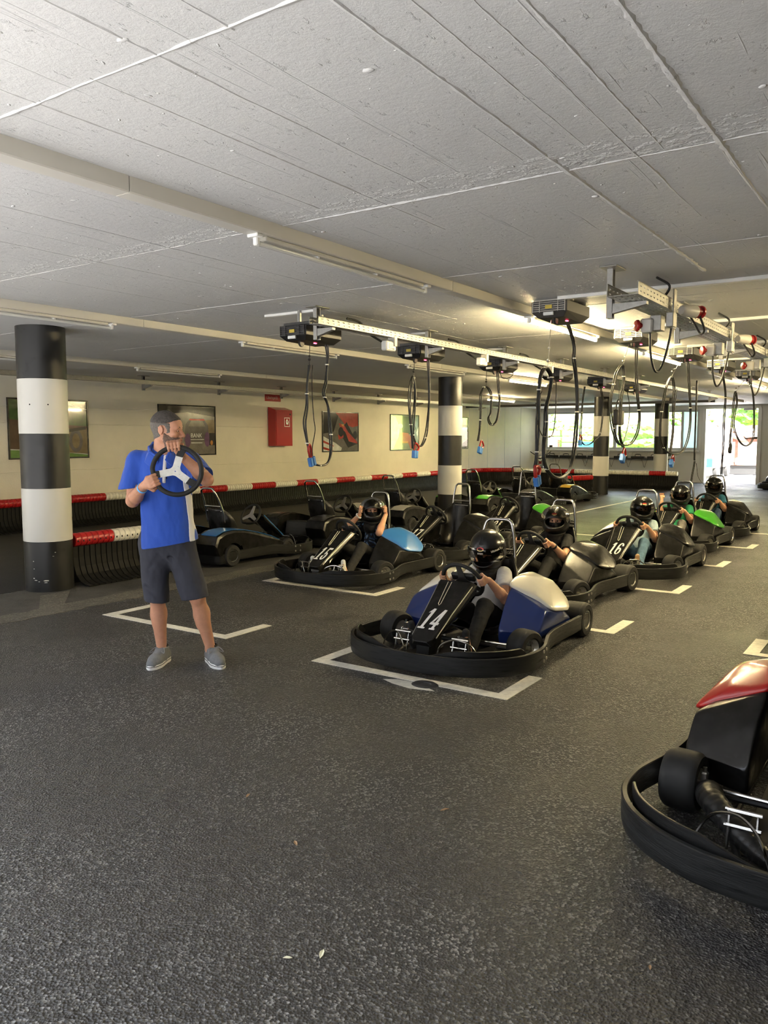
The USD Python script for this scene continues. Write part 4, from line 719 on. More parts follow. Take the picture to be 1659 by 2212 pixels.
def make_kart(label, x, y, rot=180.0, pods='satin_black', covL='satin_black', covR='satin_black', num=None, style='sport', hoop=0.0, hose=False, steer=-.3, group=None, scuff='scuffed_plastic'):
    t = thing('go_kart', label, 'go-kart', (x, y, 0), rot, group); away = style == 'arch'
    b = obj('bumper', KM['bumper'], L+scuff, t); obj('bumper_bolts', KM['bumper_bolts'], L+'steel', b, kind='stuff')
    obj('front_cowl', KM['front_cowl'], L+'kart_plastic', t)
    for s in (1, -1):
        for nm, xx, yy, zz, a, r in (('front_wheel', .27, .545, .13, 'ft', 'fr'), ('rear_wheel', -.78, .53, .14, 'rt', 'rr')):
            f = (lambda m: m) if s > 0 else flipy
            w = obj(nm, mv(f(KM[a]), (xx, s*yy, zz), rz=(steer if nm[0] == 'f' else 0)), L+'black_rubber', t); obj('rim', mv(f(KM[r]), (xx, s*yy, zz), rz=(steer if nm[0] == 'f' else 0)), L+'alloy', w)
    obj('floor_pan', KM['floor_pan'], L+'matte_black', t); obj('frame', KM['frame'], L+'matte_black', t); obj('rear_axle', KM['rear_axle'], L+'steel', t)
    for k in (0, 1):
        obj('tie_rod', KM['tie_rod'][k], L+'chrome', t); obj('spindle', KM['spindle'][k], L+'steel', t); obj('pedal', KM['pedal'][k], L+'chrome', t); obj('pedal_guard', KM['pedal_guard'][k], L+'chrome', t); obj('brake_shield', KM['brake_shield'][k], L+'kart_plastic', t)
    if hose: obj('air_hose', KM['air_hose'], L+'kart_plastic', t)
    n = obj('nose_panel', KM['nose'], L+('satin_black'), t, smooth=20)
    B, u, nn = KM['nose_frame']
    if num: obj('race_number', frame(number_mesh(num), B+u*.11+nn*.0112, (0, 1, 0), u+nn*.0197, nn), L+'number_white', n, smooth=False)
    if not away: obj('nose_stripe', KM['nose_stripe'], L+'sticker_pale', n); obj('edge_trim', KM['trim_line'][0], L+'steel', n); obj('edge_trim', KM['trim_line'][1], L+'steel', n)
    else: obj('nose_trim', KM['nose_trim'], L+covR, n)
    fr = lambda m: frame(m, SWC, SWX, (0, 1, 0), SWN)
    w = obj('steering_wheel', fr(KM['sw_rim']), L+'black_rubber', t, smooth=True); obj('spokes', fr(KM['sw_spokes']), L+('alloy' if away else 'charger_grey'), w)
    if not away: obj('wheel_pad', fr(KM['sw_pad']), L+'matte_black', w)
    obj('steering_column', KM['column'], L+'steel', t)
    sx = (lambda m: mv(m, (-.10, 0, 0))) if away else (lambda m: m)
    se = obj('seat', sx(KM['seat']), L+'satin_black', t, smooth=True)
    for m in KM['seat_trim']: obj('seat_edge', sx(m), L+'satin_black', se, smooth=True)
    obj('headrest', sx(KM['headrest']), L+'satin_black', se, smooth=True)
    lean = .1 if away else 0
    h = obj('roll_hoop', sx(KM['hoop'][(hoop, lean)]), L+'chrome', t, smooth=True); obj('hoop_bar', sx(KM['hoop_bar'][lean]), L+'chrome', h, smooth=True)
    obj('motor_housing', KM['motor_housing'], L+'kart_plastic', t)
    for s, c in ((1, covL), (-1, covR)):
        f = (lambda m: m) if s > 0 else flipy
        if not away:
            p = obj('side_pod', f(KM['podL']), L+pods, t, smooth=60); obj('pod_cover', f(KM['coverL']), L+c, p, smooth=60)
        else:
            p = obj('side_pod', f(KM['arch_pod']), L+pods, t, smooth=30); obj('pod_cover', f(KM['arch_cover']), L+c, p, smooth=30)
    return t
ROW1, ROW2, LANE, ROW3 = 2.88, 5.42, 7.82, .28
K = {}
K['14'] = make_kart('dark blue go-kart with cream pod covers and number 14', 5.49, ROW1, pods='pod_blue', covL='cover_white', covR='cover_white', num='14')
SPOT = {'14': (5.49, 2.88, 180), '2': (7.72, 3.27, 171.5), '16': (9.85, 2.97, 178), '5': (12.25, 3.12, 176), '6': (14.45, 3.1, 178), '15': (7.60, 5.52, 177), '17': (9.75, 5.6, 172), '18': (11.85, 5.5, 176)}
K['2'] = make_kart('black go-kart directly behind the blue number 14 kart', *SPOT['2'])
K['16'] = make_kart('black go-kart with number 16', *SPOT['16'], num='16')
K['5'] = make_kart('black go-kart with bright green pod cover and a driver in green', *SPOT['5'], covL='cover_green', covR='cover_green')
K['6'] = make_kart('last black go-kart of the driver row, nearest to the open gate', *SPOT['6'])
K['15'] = make_kart('black go-kart with blue pod cover and number 15', *SPOT['15'], covL='cover_blue', num='15')
K['17'] = make_kart('empty black go-kart with number 17 behind the number 15 kart', *SPOT['17'], num='17', covR='cover_silver')
K['18'] = make_kart('empty go-kart with green pod cover and number 18', *SPOT['18'], num='18', covL='cover_green', hoop=.12)
K['red'] = make_kart('black go-kart with glossy red pod covers close to the viewer', 3.82, ROW3, covL='cover_red', covR='cover_red', hose=True, steer=-.06)
K['red2'] = make_kart('black go-kart following the red one, mostly hidden', 7.5, ROW3)
K['far'] = make_kart('distant go-kart by the gate jamb', 27.9, 3.75, covL='cover_silver', covR='cover_silver')
for k, xx, c, lab in (('blue', 8.0, 'cover_blue', 'parked go-kart with blue stripe behind the instructor'), ('b2', 10.12, 'satin_black', 'parked all-black go-kart behind the number 15 kart'), ('b3', 12.24, 'cover_silver', 'parked go-kart with silver pod cover left of the second column'), ('green', 15.3, 'cover_green', 'parked go-kart with green pod cover just right of the second column'), ('b5', 17.5, 'satin_black', 'parked black go-kart between the green and the yellow ones'), ('yellow', 19.7, 'cover_yellow', 'parked go-kart with yellow pod covers')):
    K[k] = make_kart(lab, xx, LANE, 0.0, covL=c, covR=c, style='arch', steer=0.0)

# ---------------------------------------------------------------- people
def rot(yaw, pitch=0.0, roll=0.0):           # columns: forward, left, up; pitch > 0 looks down
    cy, sy, cp, sp, cr, sr = math.cos(yaw), math.sin(yaw), math.cos(pitch), math.sin(pitch), math.cos(roll), math.sin(roll)
    return np.array([[cy, -sy, 0], [sy, cy, 0], [0, 0, 1]])@np.array([[cp, 0, sp], [0, 1, 0], [-sp, 0, cp]])@np.array([[1, 0, 0], [0, cr, -sr], [0, sr, cr]])
def region(f, fn, off, lo, hi):              # a copy of a field's surface pushed out by off and kept where fn(p) < 0
    g = Field.__new__(Field); i0 = np.clip(np.floor((np.asarray(lo)-f.lo)/f.h).astype(int), 0, f.n-2); i1 = np.clip(np.ceil((np.asarray(hi)-f.lo)/f.h).astype(int)+1, 2, f.n)
    sl = tuple(slice(a, b) for a, b in zip(i0, i1)); g.h = f.h; g.lo = f.lo+i0*f.h; g.n = i1-i0; g.ax = [f.ax[k][sl[k]] for k in range(3)]
    P = np.stack(np.meshgrid(*g.ax, indexing='ij'), -1).astype(np.float32); g.D = np.maximum(f.D[sl]-off, fn(P)).astype(np.float32)
    for k in range(3):
        for e in (0, -1): s = [slice(None)]*3; s[k] = e; g.D[tuple(s)] = np.maximum(g.D[tuple(s)], .001)
    return g
def shell(f, fn, off, lo, hi, w=.006, jitter=0.0, js=60):   # like region, but the shell grows out of the surface so that its border is a clean line
    g = region(f, lambda P: P[..., 0]*0-1, 0, lo, hi); P = np.stack(np.meshgrid(*g.ax, indexing='ij'), -1); q = fn(P)
    if jitter: q = q+(meshkit.fbm(P*js, 3, 5)-.5)*jitter
    e = np.clip((w-q)/(2*w), 0, 1); g.D = np.maximum(g.D-(e*(off+.003)-.003), q-w*1.6).astype(np.float32); return g
def head(f, c, R, s=1.0, ears=True):
    H = lambda p: np.asarray(c)+R@(np.asarray(p, float)*s); A = lambda r: np.asarray(r, float)*s
    f.ell(H((-.015, 0, .036)), A((.100, .077, .094)), R, .02); f.ell(H((.035, 0, -.02)), A((.062, .061, .085)), R, .03); f.ell(H((.052, 0, .045)), A((.05, .06, .045)), R, .02)
    for q in (-1, 1):
        f.cap(H((.0, q*.05, -.055)), H((.065, q*.02, -.096)), .027*s, .022*s, .03*s); f.ell(H((.074, q*.046, -.022)), A((.02, .022, .018)), R, .025*s)
    f.ell(H((.082, 0, -.096)), A((.020, .024, .020)), R, .02*s); f.cap(H((.087, -.034, .024)), H((.087, .034, .024)), .010*s, None, .018*s)
    for q in (-1, 1): f.ell(H((.104, q*.031, .003)), A((.016, .019, .012)), R, .012*s, 'sub')
    f.cap(H((.094, 0, .014)), H((.120, 0, -.026)), .0075*s, .0125*s, .016*s); f.ell(H((.116, 0, -.034)), A((.012, .012, .009)), R, .01*s)
    for q in (-1, 1): f.ell(H((.105, q*.012, -.035)), A((.011, .009, .009)), R, .008*s)
    f.ell(H((.096, 0, -.060)), A((.014, .026, .016)), R, .015*s); f.cap(H((.111, -.02, -.0625)), H((.111, .02, -.0625)), .003*s, None, .004*s, 'sub')
    if ears:
        for q in (-1, 1):
            f.ell(H((-.012, q*.080, .0)), A((.020, .010, .032)), R@rot(q*.35), .008*s); f.ell(H((-.006, q*.092, .002)), A((.011, .008, .019)), R, .006*s, 'sub')
    return H, A
def grip(f, C, t, o, w, wrist, s=1.0, a0=-10, wrap=(0, 72, 140, 200), thumb=True, rr=.017, spread=.0205):
    C, t, o, w, wrist = map(lambda q: np.asarray(q, float), (C, t, o, w, wrist)); pt = lambda u, a, r: C+t*u+(o*math.cos(a)+w*math.sin(a))*r
    for i in range(4):
        u = (i-1.5)*spread*s; L_ = (.98, 1.06, 1.02, .9)[i]; an = [math.radians(a0+q*(.9+.1*L_)) for q in wrap]
        P = [pt(u, an[0], rr+.020*s), pt(u, an[1], rr+.0125*s), pt(u, an[2], rr+.0085*s), pt(u, an[3], rr+.0075*s)]
        f.chain(P, [.0108*s, .0098*s, .0088*s, .0078*s], .004*s)
        f.cap(wrist+(P[0]-wrist)*.15, P[0], .018*s, .0115*s, .012*s)
    if thumb:
        u = -1.9*spread*s; b = wrist+(pt(u, math.radians(a0), rr+.02*s)-wrist)*.45
        f.chain([b, pt(u-.012*s, math.radians(a0-45), rr+.018*s), pt(u-.004*s, math.radians(a0-95), rr+.010*s), pt(u+.012*s, math.radians(a0-130), rr+.008*s)], [.0155*s, .0125*s, .0108*s, .009*s], .008*s)

# ---- the instructor (local: +x to the right as seen from the viewer, -y towards the viewer)
MAN = (3.812, 4.271, 0); MROT = math.degrees(YAW)-90
wn = np.array([.22, -.97, .10]); wn /= np.linalg.norm(wn); wx = np.cross([0, 0, 1.0], wn)*-1; wx = np.cross(wn, [0, 0, 1.0])*-1; wx /= np.linalg.norm(wx); wz = np.cross(wn, wx)*1.0
if wz[2] < 0: wz = -wz
if wx[0] < 0: wx = -wx
WC = np.array([.024, -.25, 1.402]); RR = .157
def rimpt(a): return WC+RR*(wx*math.cos(a)+wz*math.sin(a)), -wx*math.sin(a)+wz*math.cos(a), wx*math.cos(a)+wz*math.sin(a)
def instructor():
    t = thing('person', 'man in blue polo shirt and navy shorts holding up a steering wheel', 'person', MAN, MROT)
    f = Field((-.56, -.34, -.02), (.40, .32, 1.86), .0042)
    hc = np.array([-.112, .035, 1.670]); HR = rot(math.radians(-8), math.radians(4))
    # trunk (under the clothes), neck, legs, arms
    f.ell((-.145, .085, 1.30), (.165, .10, .22), None, .05); f.ell((-.15, .09, 1.02), (.155, .10, .2), None, .05); f.cap((-.31, .075, 1.455), (.03, .075, 1.445), .055, None, .04)
    f.cap((-.165, .085, 1.46), hc+HR@np.array([-.030, 0, -.03]), .064, .055, .03); f.cap((-.15, .05, 1.47), hc+HR@np.array([.03, 0, -.085]), .045, .035, .03)
    for hip, knee, calf, ank, toe in (((-.225, .09, .9), (-.217, .06, .50), (-.222, .10, .36), (-.215, .135, .10), (-.235, .02, .05)), ((-.06, .09, .9), (.068, .05, .50), (.088, .09, .36), (.138, .135, .10), (.20, .02, .05))):
        hip, knee, calf, ank, toe = map(np.array, (hip, knee, calf, ank, toe))
        f.chain([hip, knee], [.085, .055], .03); f.chain([knee, calf, ank], [.052, .054, .034], .02); f.ell(knee+[0, -.03, .0], (.038, .03, .045), None, .03); f.cap(calf+[0, .012, .03], calf+[0, .0, -.06], .048, .038, .03)
        f.cap(ank-[0, 0, .02], toe-[0, 0, .012], .032, .022, .02); f.ell(ank+[.03, 0, .0], (.013, .016, .016), None, .015); f.ell(ank-[.03, 0, .0], (.013, .016, .016), None, .015)
    C1, t1, o1 = rimpt(math.radians(203)); C2, t2, o2 = rimpt(math.radians(97))
    w1 = C1+np.array([-.072, .012, -.035]); w2 = C2+np.array([.03, .075, -.055])
    e1, e2 = np.array([-.352, -.005, 1.185]), np.array([.185, -.10, 1.335])
    f.chain([(-.345, .075, 1.455), e1], [.055, .043], .03); f.chain([e1, e1+(w1-e1)*.3, w1], [.043, .046, .028], .02, flat=None); f.chain([(.045, .075, 1.445), e2], [.055, .043], .03); f.chain([e2, e2+(w2-e2)*.3, w2], [.042, .044, .029], .02)
    grip(f, C1, -t1, o1, wn, w1, 1.06, a0=18, wrap=(0, 62, 120, 175), rr=.0165)
    grip(f, C2, t2, o2, wn, w2, 1.06, a0=-25, wrap=(0, 66, 124, 180), rr=.0165)
    H, A = head(f, hc, HR)
    body = obj('body', f.mesh(), L+'skin', t, smooth=True)
    lo, hi = hc-.17, hc+.17; loc = lambda P: (P-hc)@HR
    def hair_fn(P): q = loc(P); return np.maximum.reduce([.045-q[..., 2]-.25*np.maximum(0, -q[..., 0]-.02), q[..., 0]-.098, .05+.44*np.maximum(0, q[..., 0]-.02)-q[..., 2]])
    def side_fn(P): q = loc(P); ear = .034-np.linalg.norm((q-[-.004, 0, -.002])*[1, 0, .9], axis=-1); return np.maximum.reduce([q[..., 2]-.05, .45*q[..., 0]-.032-q[..., 2]*1.0, q[..., 0]-.046, ear*.7])
    def beard_fn(P):
        q = loc(P); x, y, z = q[..., 0], q[..., 1], q[..., 2]; lips = .0245-np.linalg.norm((q-[.112, 0, -.0615])*[.6, .85, 1.5], axis=-1); nose = .018-np.linalg.norm((q-[.112, 0, -.026])*[.6, 1, 1], axis=-1)
        return np.maximum.reduce([z+.043-.5*np.maximum(0, .06-x), .004-x+.0*y, -.128-z, lips, nose])
    obj('hair', shell(f, hair_fn, .0075, lo, hi, .006, .010, 90).noise(.004, 120, 3).mesh(), L+'hair', t, smooth=True)
    obj('hair_sides', shell(f, side_fn, .0042, lo, hi, .006, .012, 90).mesh(), pbr('hair_grey', (.13, .115, .10), .8, vary=.35, vscale=120, bump=.003, bscale=350), t, smooth=True, label='short grey hair on the sides')
    obj('beard', shell(f, beard_fn, .0024, lo, hi, .006, .014, 90).mesh(), L+'beard', t, smooth=True)
    for q in (-1, 1):
        e = obj('eye', ball(H((.0835, q*.031, .002)), .0112, 2), L+'eye_white', t, smooth=True); obj('iris', ball(H((.0905, q*.0295, .0015)), .0058, 2), L+'eye_dark', e, smooth=True)
        obj('eyebrow', tube([H(p) for p in ((.100, q*.014, .0235), (.0985, q*.028, .0285), (.088, q*.046, .0245))], [.003, .0042, .0022], 6), L+'hair', t)
        obj('eyelid', cat([tube(catmull([H(p) for p in ((.088, q*.0185, .002), (.0955, q*.025, .0085), (.0955, q*.033, .0092), (.087, q*.0445, .003))], 4), .0034, 8), tube(catmull([H(p) for p in ((.088, q*.0185, .001), (.0935, q*.027, -.0055), (.092, q*.036, -.0055), (.087, q*.0445, .001))], 4), .003, 8)]), L+'skin', t, smooth=True)
    obj('lips', cat([tube([H(p) for p in ((.1, -.021, -.063), (.1105, -.009, -.0585), (.1115, 0, -.0595), (.1105, .009, -.0585), (.1, .021, -.063))], [.001, .0034, .003, .0034, .001], 6), tube([H(p) for p in ((.1, -.02, -.064), (.1095, 0, -.0675), (.1, .02, -.064))], [.001, .0042, .001], 6)]), L+'lip', t, smooth=True)
    # polo shirt
    s = Field((-.52, -.16, .78), (.28, .30, 1.64), .005)
    s.ell((-.142, .082, 1.33), (.200, .125, .20), None, .06); s.ell((-.158, .085, 1.10), (.196, .130, .24), None, .06); s.ell((-.145, .09, .90), (.218, .145, .19), None, .06)
    s.cap((-.335, .078, 1.462), (.04, .078, 1.452), .066, None, .05); s.cap((-.165, .09, 1.49), (-.163, .09, 1.535), .085, .07, .04)
    s.chain([(-.342, .078, 1.448), (-.385, .03, 1.23)], [.074, .080], .035); s.chain([(.05, .072, 1.44), (.155, -.045, 1.345)], [.074, .082], .035)
    s.noise(.016, (9, 9, 3.5), 4); s.noise(.012, (19, 19, 6), 6)
    for a, b, r in (((-.30, -.06, 1.02), (-.20, -.075, .94), .012), ((-.32, -.03, 1.10), (-.22, -.07, 1.08), .010), ((-.27, -.06, 1.24), (-.22, -.065, 1.10), .011), ((-.02, -.04, 1.12), (-.10, -.065, 1.02), .010), ((-.05, -.055, 1.25), (-.09, -.06, 1.12), .009)): s.cap(a, b, r, r*.5, .03, 'sub')
    s.plane((.17, 0, -1), -.8935)
    D = s.D; P = np.stack(np.meshgrid(*s.ax, indexing='ij'), -1).astype(np.float32)
    arm1 = np.maximum(P[..., 0]+.30, P[..., 2]-1.42); cut1 = 1.268-P[..., 2]+.10*(P[..., 0]+.38); s.D = np.where((P[..., 0] < -.30+.28*np.maximum(0, 1.27-P[..., 2])*0) & (P[..., 2] < 1.42) & (P[..., 0] < -.300), np.maximum(D, cut1), D).astype(np.float32)
    ax2 = np.array([.105, -.117, -.095]); ax2 /= np.linalg.norm(ax2); cut2 = (P-np.array([.145, -.035, 1.352]))@ax2; s.D = np.where((P[..., 0] > .075) & (P[..., 2] > 1.22), np.maximum(s.D, cut2), s.D).astype(np.float32)
    s.cap((-.163, .085, 1.50), (-.15, .06, 1.66), .058, .07, .01, 'sub')
    sh = obj('polo_shirt', s.mesh(), L+'shirt_blue', t, smooth=True)
    def panel(P): a = .004+(1.25-P[..., 2])*.085; return np.maximum.reduce([a-P[..., 0], P[..., 0]-a-.030, P[..., 2]-1.32, P[..., 1]-.13])
    obj('side_panel', shell(s, panel, .003, (-.1, -.2, .8), (.2, .2, 1.35), .004).mesh(), L+'shirt_white', sh, smooth=True, label='white side stripe')
    def plk(P): return np.maximum.reduce([np.abs(P[..., 0]+.118+(1.45-P[..., 2])*.02)-.011, P[..., 2]-1.50, 1.31-P[..., 2], P[..., 1]-.05])
    obj('placket', shell(s, plk, .004, (-.2, -.2, 1.25), (0, .1, 1.52), .003).mesh(), L+'shirt_white', sh, smooth=True, label='white placket')
    for z in (1.345, 1.41): obj('button', ball((-.1, -.052 if z < 1.4 else -.046, z), .005, 1), L+'matte_black', sh)
    k = Field((-.30, -.10, 1.38), (.0, .22, 1.64), .004)
    for dz in (-.012, .006, .022): k.chain([(-.10, -.03, 1.468+dz), (-.083, .005, 1.512+dz), (-.085, .07, 1.55+dz), (-.12, .135, 1.57+dz), (-.18, .15, 1.575+dz), (-.232, .11, 1.56+dz), (-.243, .05, 1.532+dz), (-.222, -.005, 1.502+dz), (-.165, -.04, 1.468+dz)], [.008]*9, .012)
    obj('collar', k.mesh(), L+'shirt_blue', sh, smooth=True)
    for q in ([(-.252, .035, 1.515), (-.226, -.012, 1.512), (-.168, -.052, 1.472), (-.205, -.068, 1.428), (-.250, -.030, 1.455)], [(-.076, .03, 1.53), (-.082, -.008, 1.515), (-.106, -.044, 1.470), (-.066, -.052, 1.432), (-.048, -.005, 1.475)]): obj('collar_flap', rhull(q, .005), L+'shirt_blue', sh, smooth=30)
    # shorts
    p = Field((-.40, -.08, .40), (.22, .28, 1.02), .005)
    p.ell((-.147, .09, .90), (.198, .132, .17), None, .05); p.cap((-.238, .088, .84), (-.222, .068, .40), .106, .080, .04); p.cap((-.052, .088, .84), (.075, .062, .40), .108, .094, .04)
    p.noise(.018, (9, 9, 5), 8); p.noise(.013, (20, 20, 8), 9)
    for a, b, r in (((-.17, -.035, .80), (-.25, -.025, .70), .010), ((-.14, -.03, .74), (-.22, -.03, .60), .010), ((-.02, -.035, .78), (.03, -.045, .66), .010), ((.02, -.045, .60), (.09, -.04, .52), .011), ((-.28, -.0, .58), (-.21, -.03, .52), .011), ((-.05, -.035, .70), (-.0, -.045, .56), .009)): p.cap(a, b, r, r*.5, .03, 'sub'); p.cap((-.075, -.02, .60), (-.10, -.02, .78), .004, .008, .02, 'sub')
    D = p.D; P = np.stack(np.meshgrid(*p.ax, indexing='ij'), -1); p.D = np.maximum(D, np.where(P[..., 0] < -.08, .462-P[..., 2]-.10*(P[..., 0]+.2), .492-P[..., 2]+.14*(P[..., 0]-.06))).astype(np.float32); p.plane((0, 0, 1), 1.0)
    st = obj('shorts', p.mesh(), L+'shorts_navy', t, smooth=True)
    # shoes
    for ank, toe in (((-.212, .15), (-.245, -.05)), ((.142, .15), (.268, -.075))):
        ank, toe = np.array(ank), np.array(toe); d = (toe-ank)/np.linalg.norm(toe-ank); n = np.array([-d[1], d[0]]); q = lambda u, v, z: (*(ank+d*u+n*v), z)
        so = Field((*(np.minimum(ank, toe)-.12), -.01), (*(np.maximum(ank, toe)+.12), .18), .0045)
        so.chain([q(-.03, 0, .05), q(.05, 0, .052), q(.13, .0, .045), q(.185, 0, .038)], [.040, .044, .046, .038], .03); so.cap(q(-.02, 0, .06), q(.0, 0, .115), .04, .043, .03); so.cap(q(.07, 0, .075), q(.02, 0, .105), .034, .036, .03); so.plane((0, 0, -1), -.022); so.plane((0, 0, 1), .118+.0)
        pass
        sh_ = obj('shoe', so.mesh(), L+'shoe_grey', t, smooth=True)
        oc = [(q(u, v, 0)[0], q(u, v, 0)[1]) for u, v in [(-.075, 0), (-.066, .026), (-.04, .042), (.03, .044), (.12, .053), (.18, .044), (.214, .022), (.226, 0)]+[(.214, -.022), (.18, -.044), (.12, -.053), (.03, -.044), (-.04, -.042), (-.066, -.026)]]; oc = catmull([(*o, 0) for o in oc], 4, True)[:, :2]
        cc = oc.mean(0); obj('sole', loft([[(*(cc+(o-cc)*k_), z) for o in oc] for k_, z in ((.97, .0), (1.0, .006), (1.0, .028), (.98, .032))]), L+'shoe_white', sh_, smooth=30)
        obj('sole_line', tube([(*(cc+(o-cc)*1.004), .022) for o in oc], .0022, 5, closed=True), L+'matte_black', sh_)
        for i in range(5): u = .055+.022*i; z = .112-.016*i; obj('lace', tube([q(u, -.024, z-.006), q(u, 0, z+.003), q(u, .024, z-.006)], .0036, 6), L+'lace', sh_)
        for s_ in (-1, 1): obj('lace', tube(catmull([q(.045, 0, .115), q(.06, s_*.035, .12), q(.10, s_*.055, .095), (q(.085, s_*.03, .10)), q(.05, 0, .112)], 5), .003, 6), L+'lace', sh_)
        obj('sock', mv(lathe([(.041, 0), (.040, .02), (.036, .022), (.036, 0)], 20), (*ank, .11)), L+'cloth_black', t)
    # wristband
    ax = (w1-e1)/np.linalg.norm(w1-e1); b1 = e1+(w1-e1)*.86; u_ = np.cross(ax, [0, 0, 1.0]); u_ /= np.linalg.norm(u_); v_ = np.cross(ax, u_)
    obj('wristband', frame(lathe([(.034, -.012), (.0365, -.010), (.0365, .010), (.034, .012), (.032, 0)], 24, closed=True), b1, u_, v_, ax), L+'wristband', t)
    # the wheel he holds: a thing of its own
    g = thing('steering_wheel', 'loose black steering wheel with white metal spokes held by the instructor', 'steering wheel', MAN, MROT)
    an = np.arange(72)/72*2*PI; rp = np.stack([RR*np.cos(an), RR*np.sin(an), 0*an], 1); dd = np.radians(200); dot = rp[:, 0]*math.cos(dd)+rp[:, 1]*math.sin(dd); ex_ = np.maximum(0, dot-.142); rp[:, 0] -= ex_*math.cos(dd)*.55; rp[:, 1] -= ex_*math.sin(dd)*.55
    fw_ = lambda m: frame(m, WC, wx, wz, wn)
    obj('rim', fw_(tube(rp, .0158, 14, closed=True)), L+'black_rubber', g, smooth=True)
    c0 = np.array([-.012, -.003]); arms = [math.radians(a) for a in (74, 190, -38)]
    sp = unary_union([LineString([c0, c0+.108*np.array([math.cos(a), math.sin(a)])]).buffer(.0235, cap_style=2) for a in arms]); sp = sp.buffer(.035).buffer(-.035)
    sp = sp.difference(unary_union([Polygon(np.array(c0)+.004*np.stack([np.cos(an[::9]), np.sin(an[::9])], 1)), Polygon(c0+[.02, .03]+.002*np.stack([np.cos(an[::9]), np.sin(an[::9])], 1)), Polygon(c0+[.028, -.02]+.002*np.stack([np.cos(an[::9]), np.sin(an[::9])], 1))]))
    obj('spokes', fw_(prism(sp, .005, -.0025)), pbr('spoke_white', (.66, .66, .62), .45, vary=.12, vscale=25), g, smooth=False, label='scuffed white metal spokes')
    for a in arms:
        pa, pb = c0+.104*np.array([math.cos(a), math.sin(a)]), .152*np.array([math.cos(a), math.sin(a)])
        obj('spoke_cover', fw_(rhull([(*(x_+k_*.019*np.array([-math.sin(a), math.cos(a)])), z) for x_ in (pa, pb) for k_ in (-1, 1) for z in (-.003, .003)], .004)), L+'matte_black', g)
instructor()

# ---- young drivers (kart coordinates: +x forward, +y the driver's left)
def helmet(t, c, R, vis, flag, name, tilt=.0):
    f = Field(c-.2, c+.2, .005); H = lambda p: c+R@np.asarray(p, float)
    f.ell(H((-.006, 0, .008)), (.157, .144, .149), R, .01); f.ell(H((.05, 0, -.075)), (.115, .108, .060), R, .06); f.ell(H((-.03, 0, -.07)), (.122, .122, .06), R, .05)
    f.ell(H((-.006, 0, .0)), (.129, .116, .126), R, .005, 'sub'); f.ell(H((.15, 0, -.006)), (.145, .104, .050), R, .006, 'sub')
    f.D = np.maximum(f.D, ((lambda P: -((P-c)@R)[..., 2]-.122-.18*((P-c)@R)[..., 0])(np.stack(np.meshgrid(*f.ax, indexing='ij'), -1)))).astype(np.float32)
    h = obj('helmet', f.mesh(), L+'helmet_black', t, smooth=True)
    def on(m, az, el, R0=.0, up=0.0):                # lay a flat piece (x right, y up as seen from in front) on the shell
        v, q = m; a = az+v[:, 0]/.148; e = el+v[:, 1]/.148; d = np.stack([np.cos(e)*np.cos(a), np.cos(e)*np.sin(a), np.sin(e)], 1); k = 1/np.linalg.norm(d/np.array([.157, .144, .149]), axis=1)
        return c+(d*(k+R0+v[:, 2])[:, None]+np.array([-.006, 0, .008]))@R.T, q
    def cell(w, h_, n=14): return prism([(w*math.cos(a), h_*math.sin(a)) for a in np.arange(n)/n*2*PI], .0008)
    az, el = np.meshgrid(np.linspace(-1.25, 1.25, 31), np.linspace(-.36, .38, 10), indexing='ij'); el = el+vis+.10*np.abs(az)*(-np.sign(vis-.2)) ; V = np.stack([np.cos(el)*np.cos(az)*.165, np.cos(el)*np.sin(az)*.152, np.sin(el)*.156], -1).reshape(-1, 3)
    if vis > .2: V = np.stack([np.cos(el-vis)*np.cos(az)*.170, np.cos(el-vis)*np.sin(az)*.155, np.sin(el-vis)*.158], -1).reshape(-1, 3)@rot(0, -vis).T*1.0
    visor = obj('visor', (H((-.006, 0, .008))+V@R.T, tri(grid_faces(31, 10))), L+'visor', h, smooth=True)
    for q in (-1, 1): obj('visor_pivot', frame(lathe([(0, .012), (.018, .012), (.022, .004), (.022, 0)], 14, axis=1), H((.03, q*.140, -.0)), R[:, 0], R[:, 1]*q, R[:, 2]), L+'satin_black', h)
    obj('crown_vent', on(prism([(-.022, -.03), (.022, -.03), (.012, .035), (-.012, .035)], .008), 0, .95, .0), L+'matte_black', h)
    obj('neck_seal', tube([H((.10*math.cos(a)+.02, .095*math.sin(a), -.125-.018*math.cos(a))) for a in np.arange(24)/24*2*PI], .012, 8, closed=True), L+'helmet_lining', h)
    e0, ro = ((.40+vis*.5, .014) if flag == 'visor' else (.5, .002))
    if flag:
        fl_ = cell(.030, .014); obj('flag_sticker', on((fl_[0]*[1, 1, 1], fl_[1]), .0, e0, ro), L+'flag_red', h); half_ = prism(Polygon([(.030*math.cos(a), .014*math.sin(a)) for a in np.arange(20)/20*2*PI]).intersection(sbox(-1, -1, 1, -.003)), .0014); obj('flag_sticker', on(half_, 0, e0, ro), L+'flag_gold', h)
        obj('lettering', on(mv(center_x(lettering('SPEED', .010, .0012, True)), (0, -.034, 0)), 0, e0, ro), L+'sticker_pale', h) if flag == 'visor' else None
    if name: obj('name_lettering', on(mv(center_x(lettering(name, .0145, .0012, True))), .85, .26 if flag != 'visor' else .30, .012 if flag == 'visor' else .002), L+'sticker_pale', h)
    return h
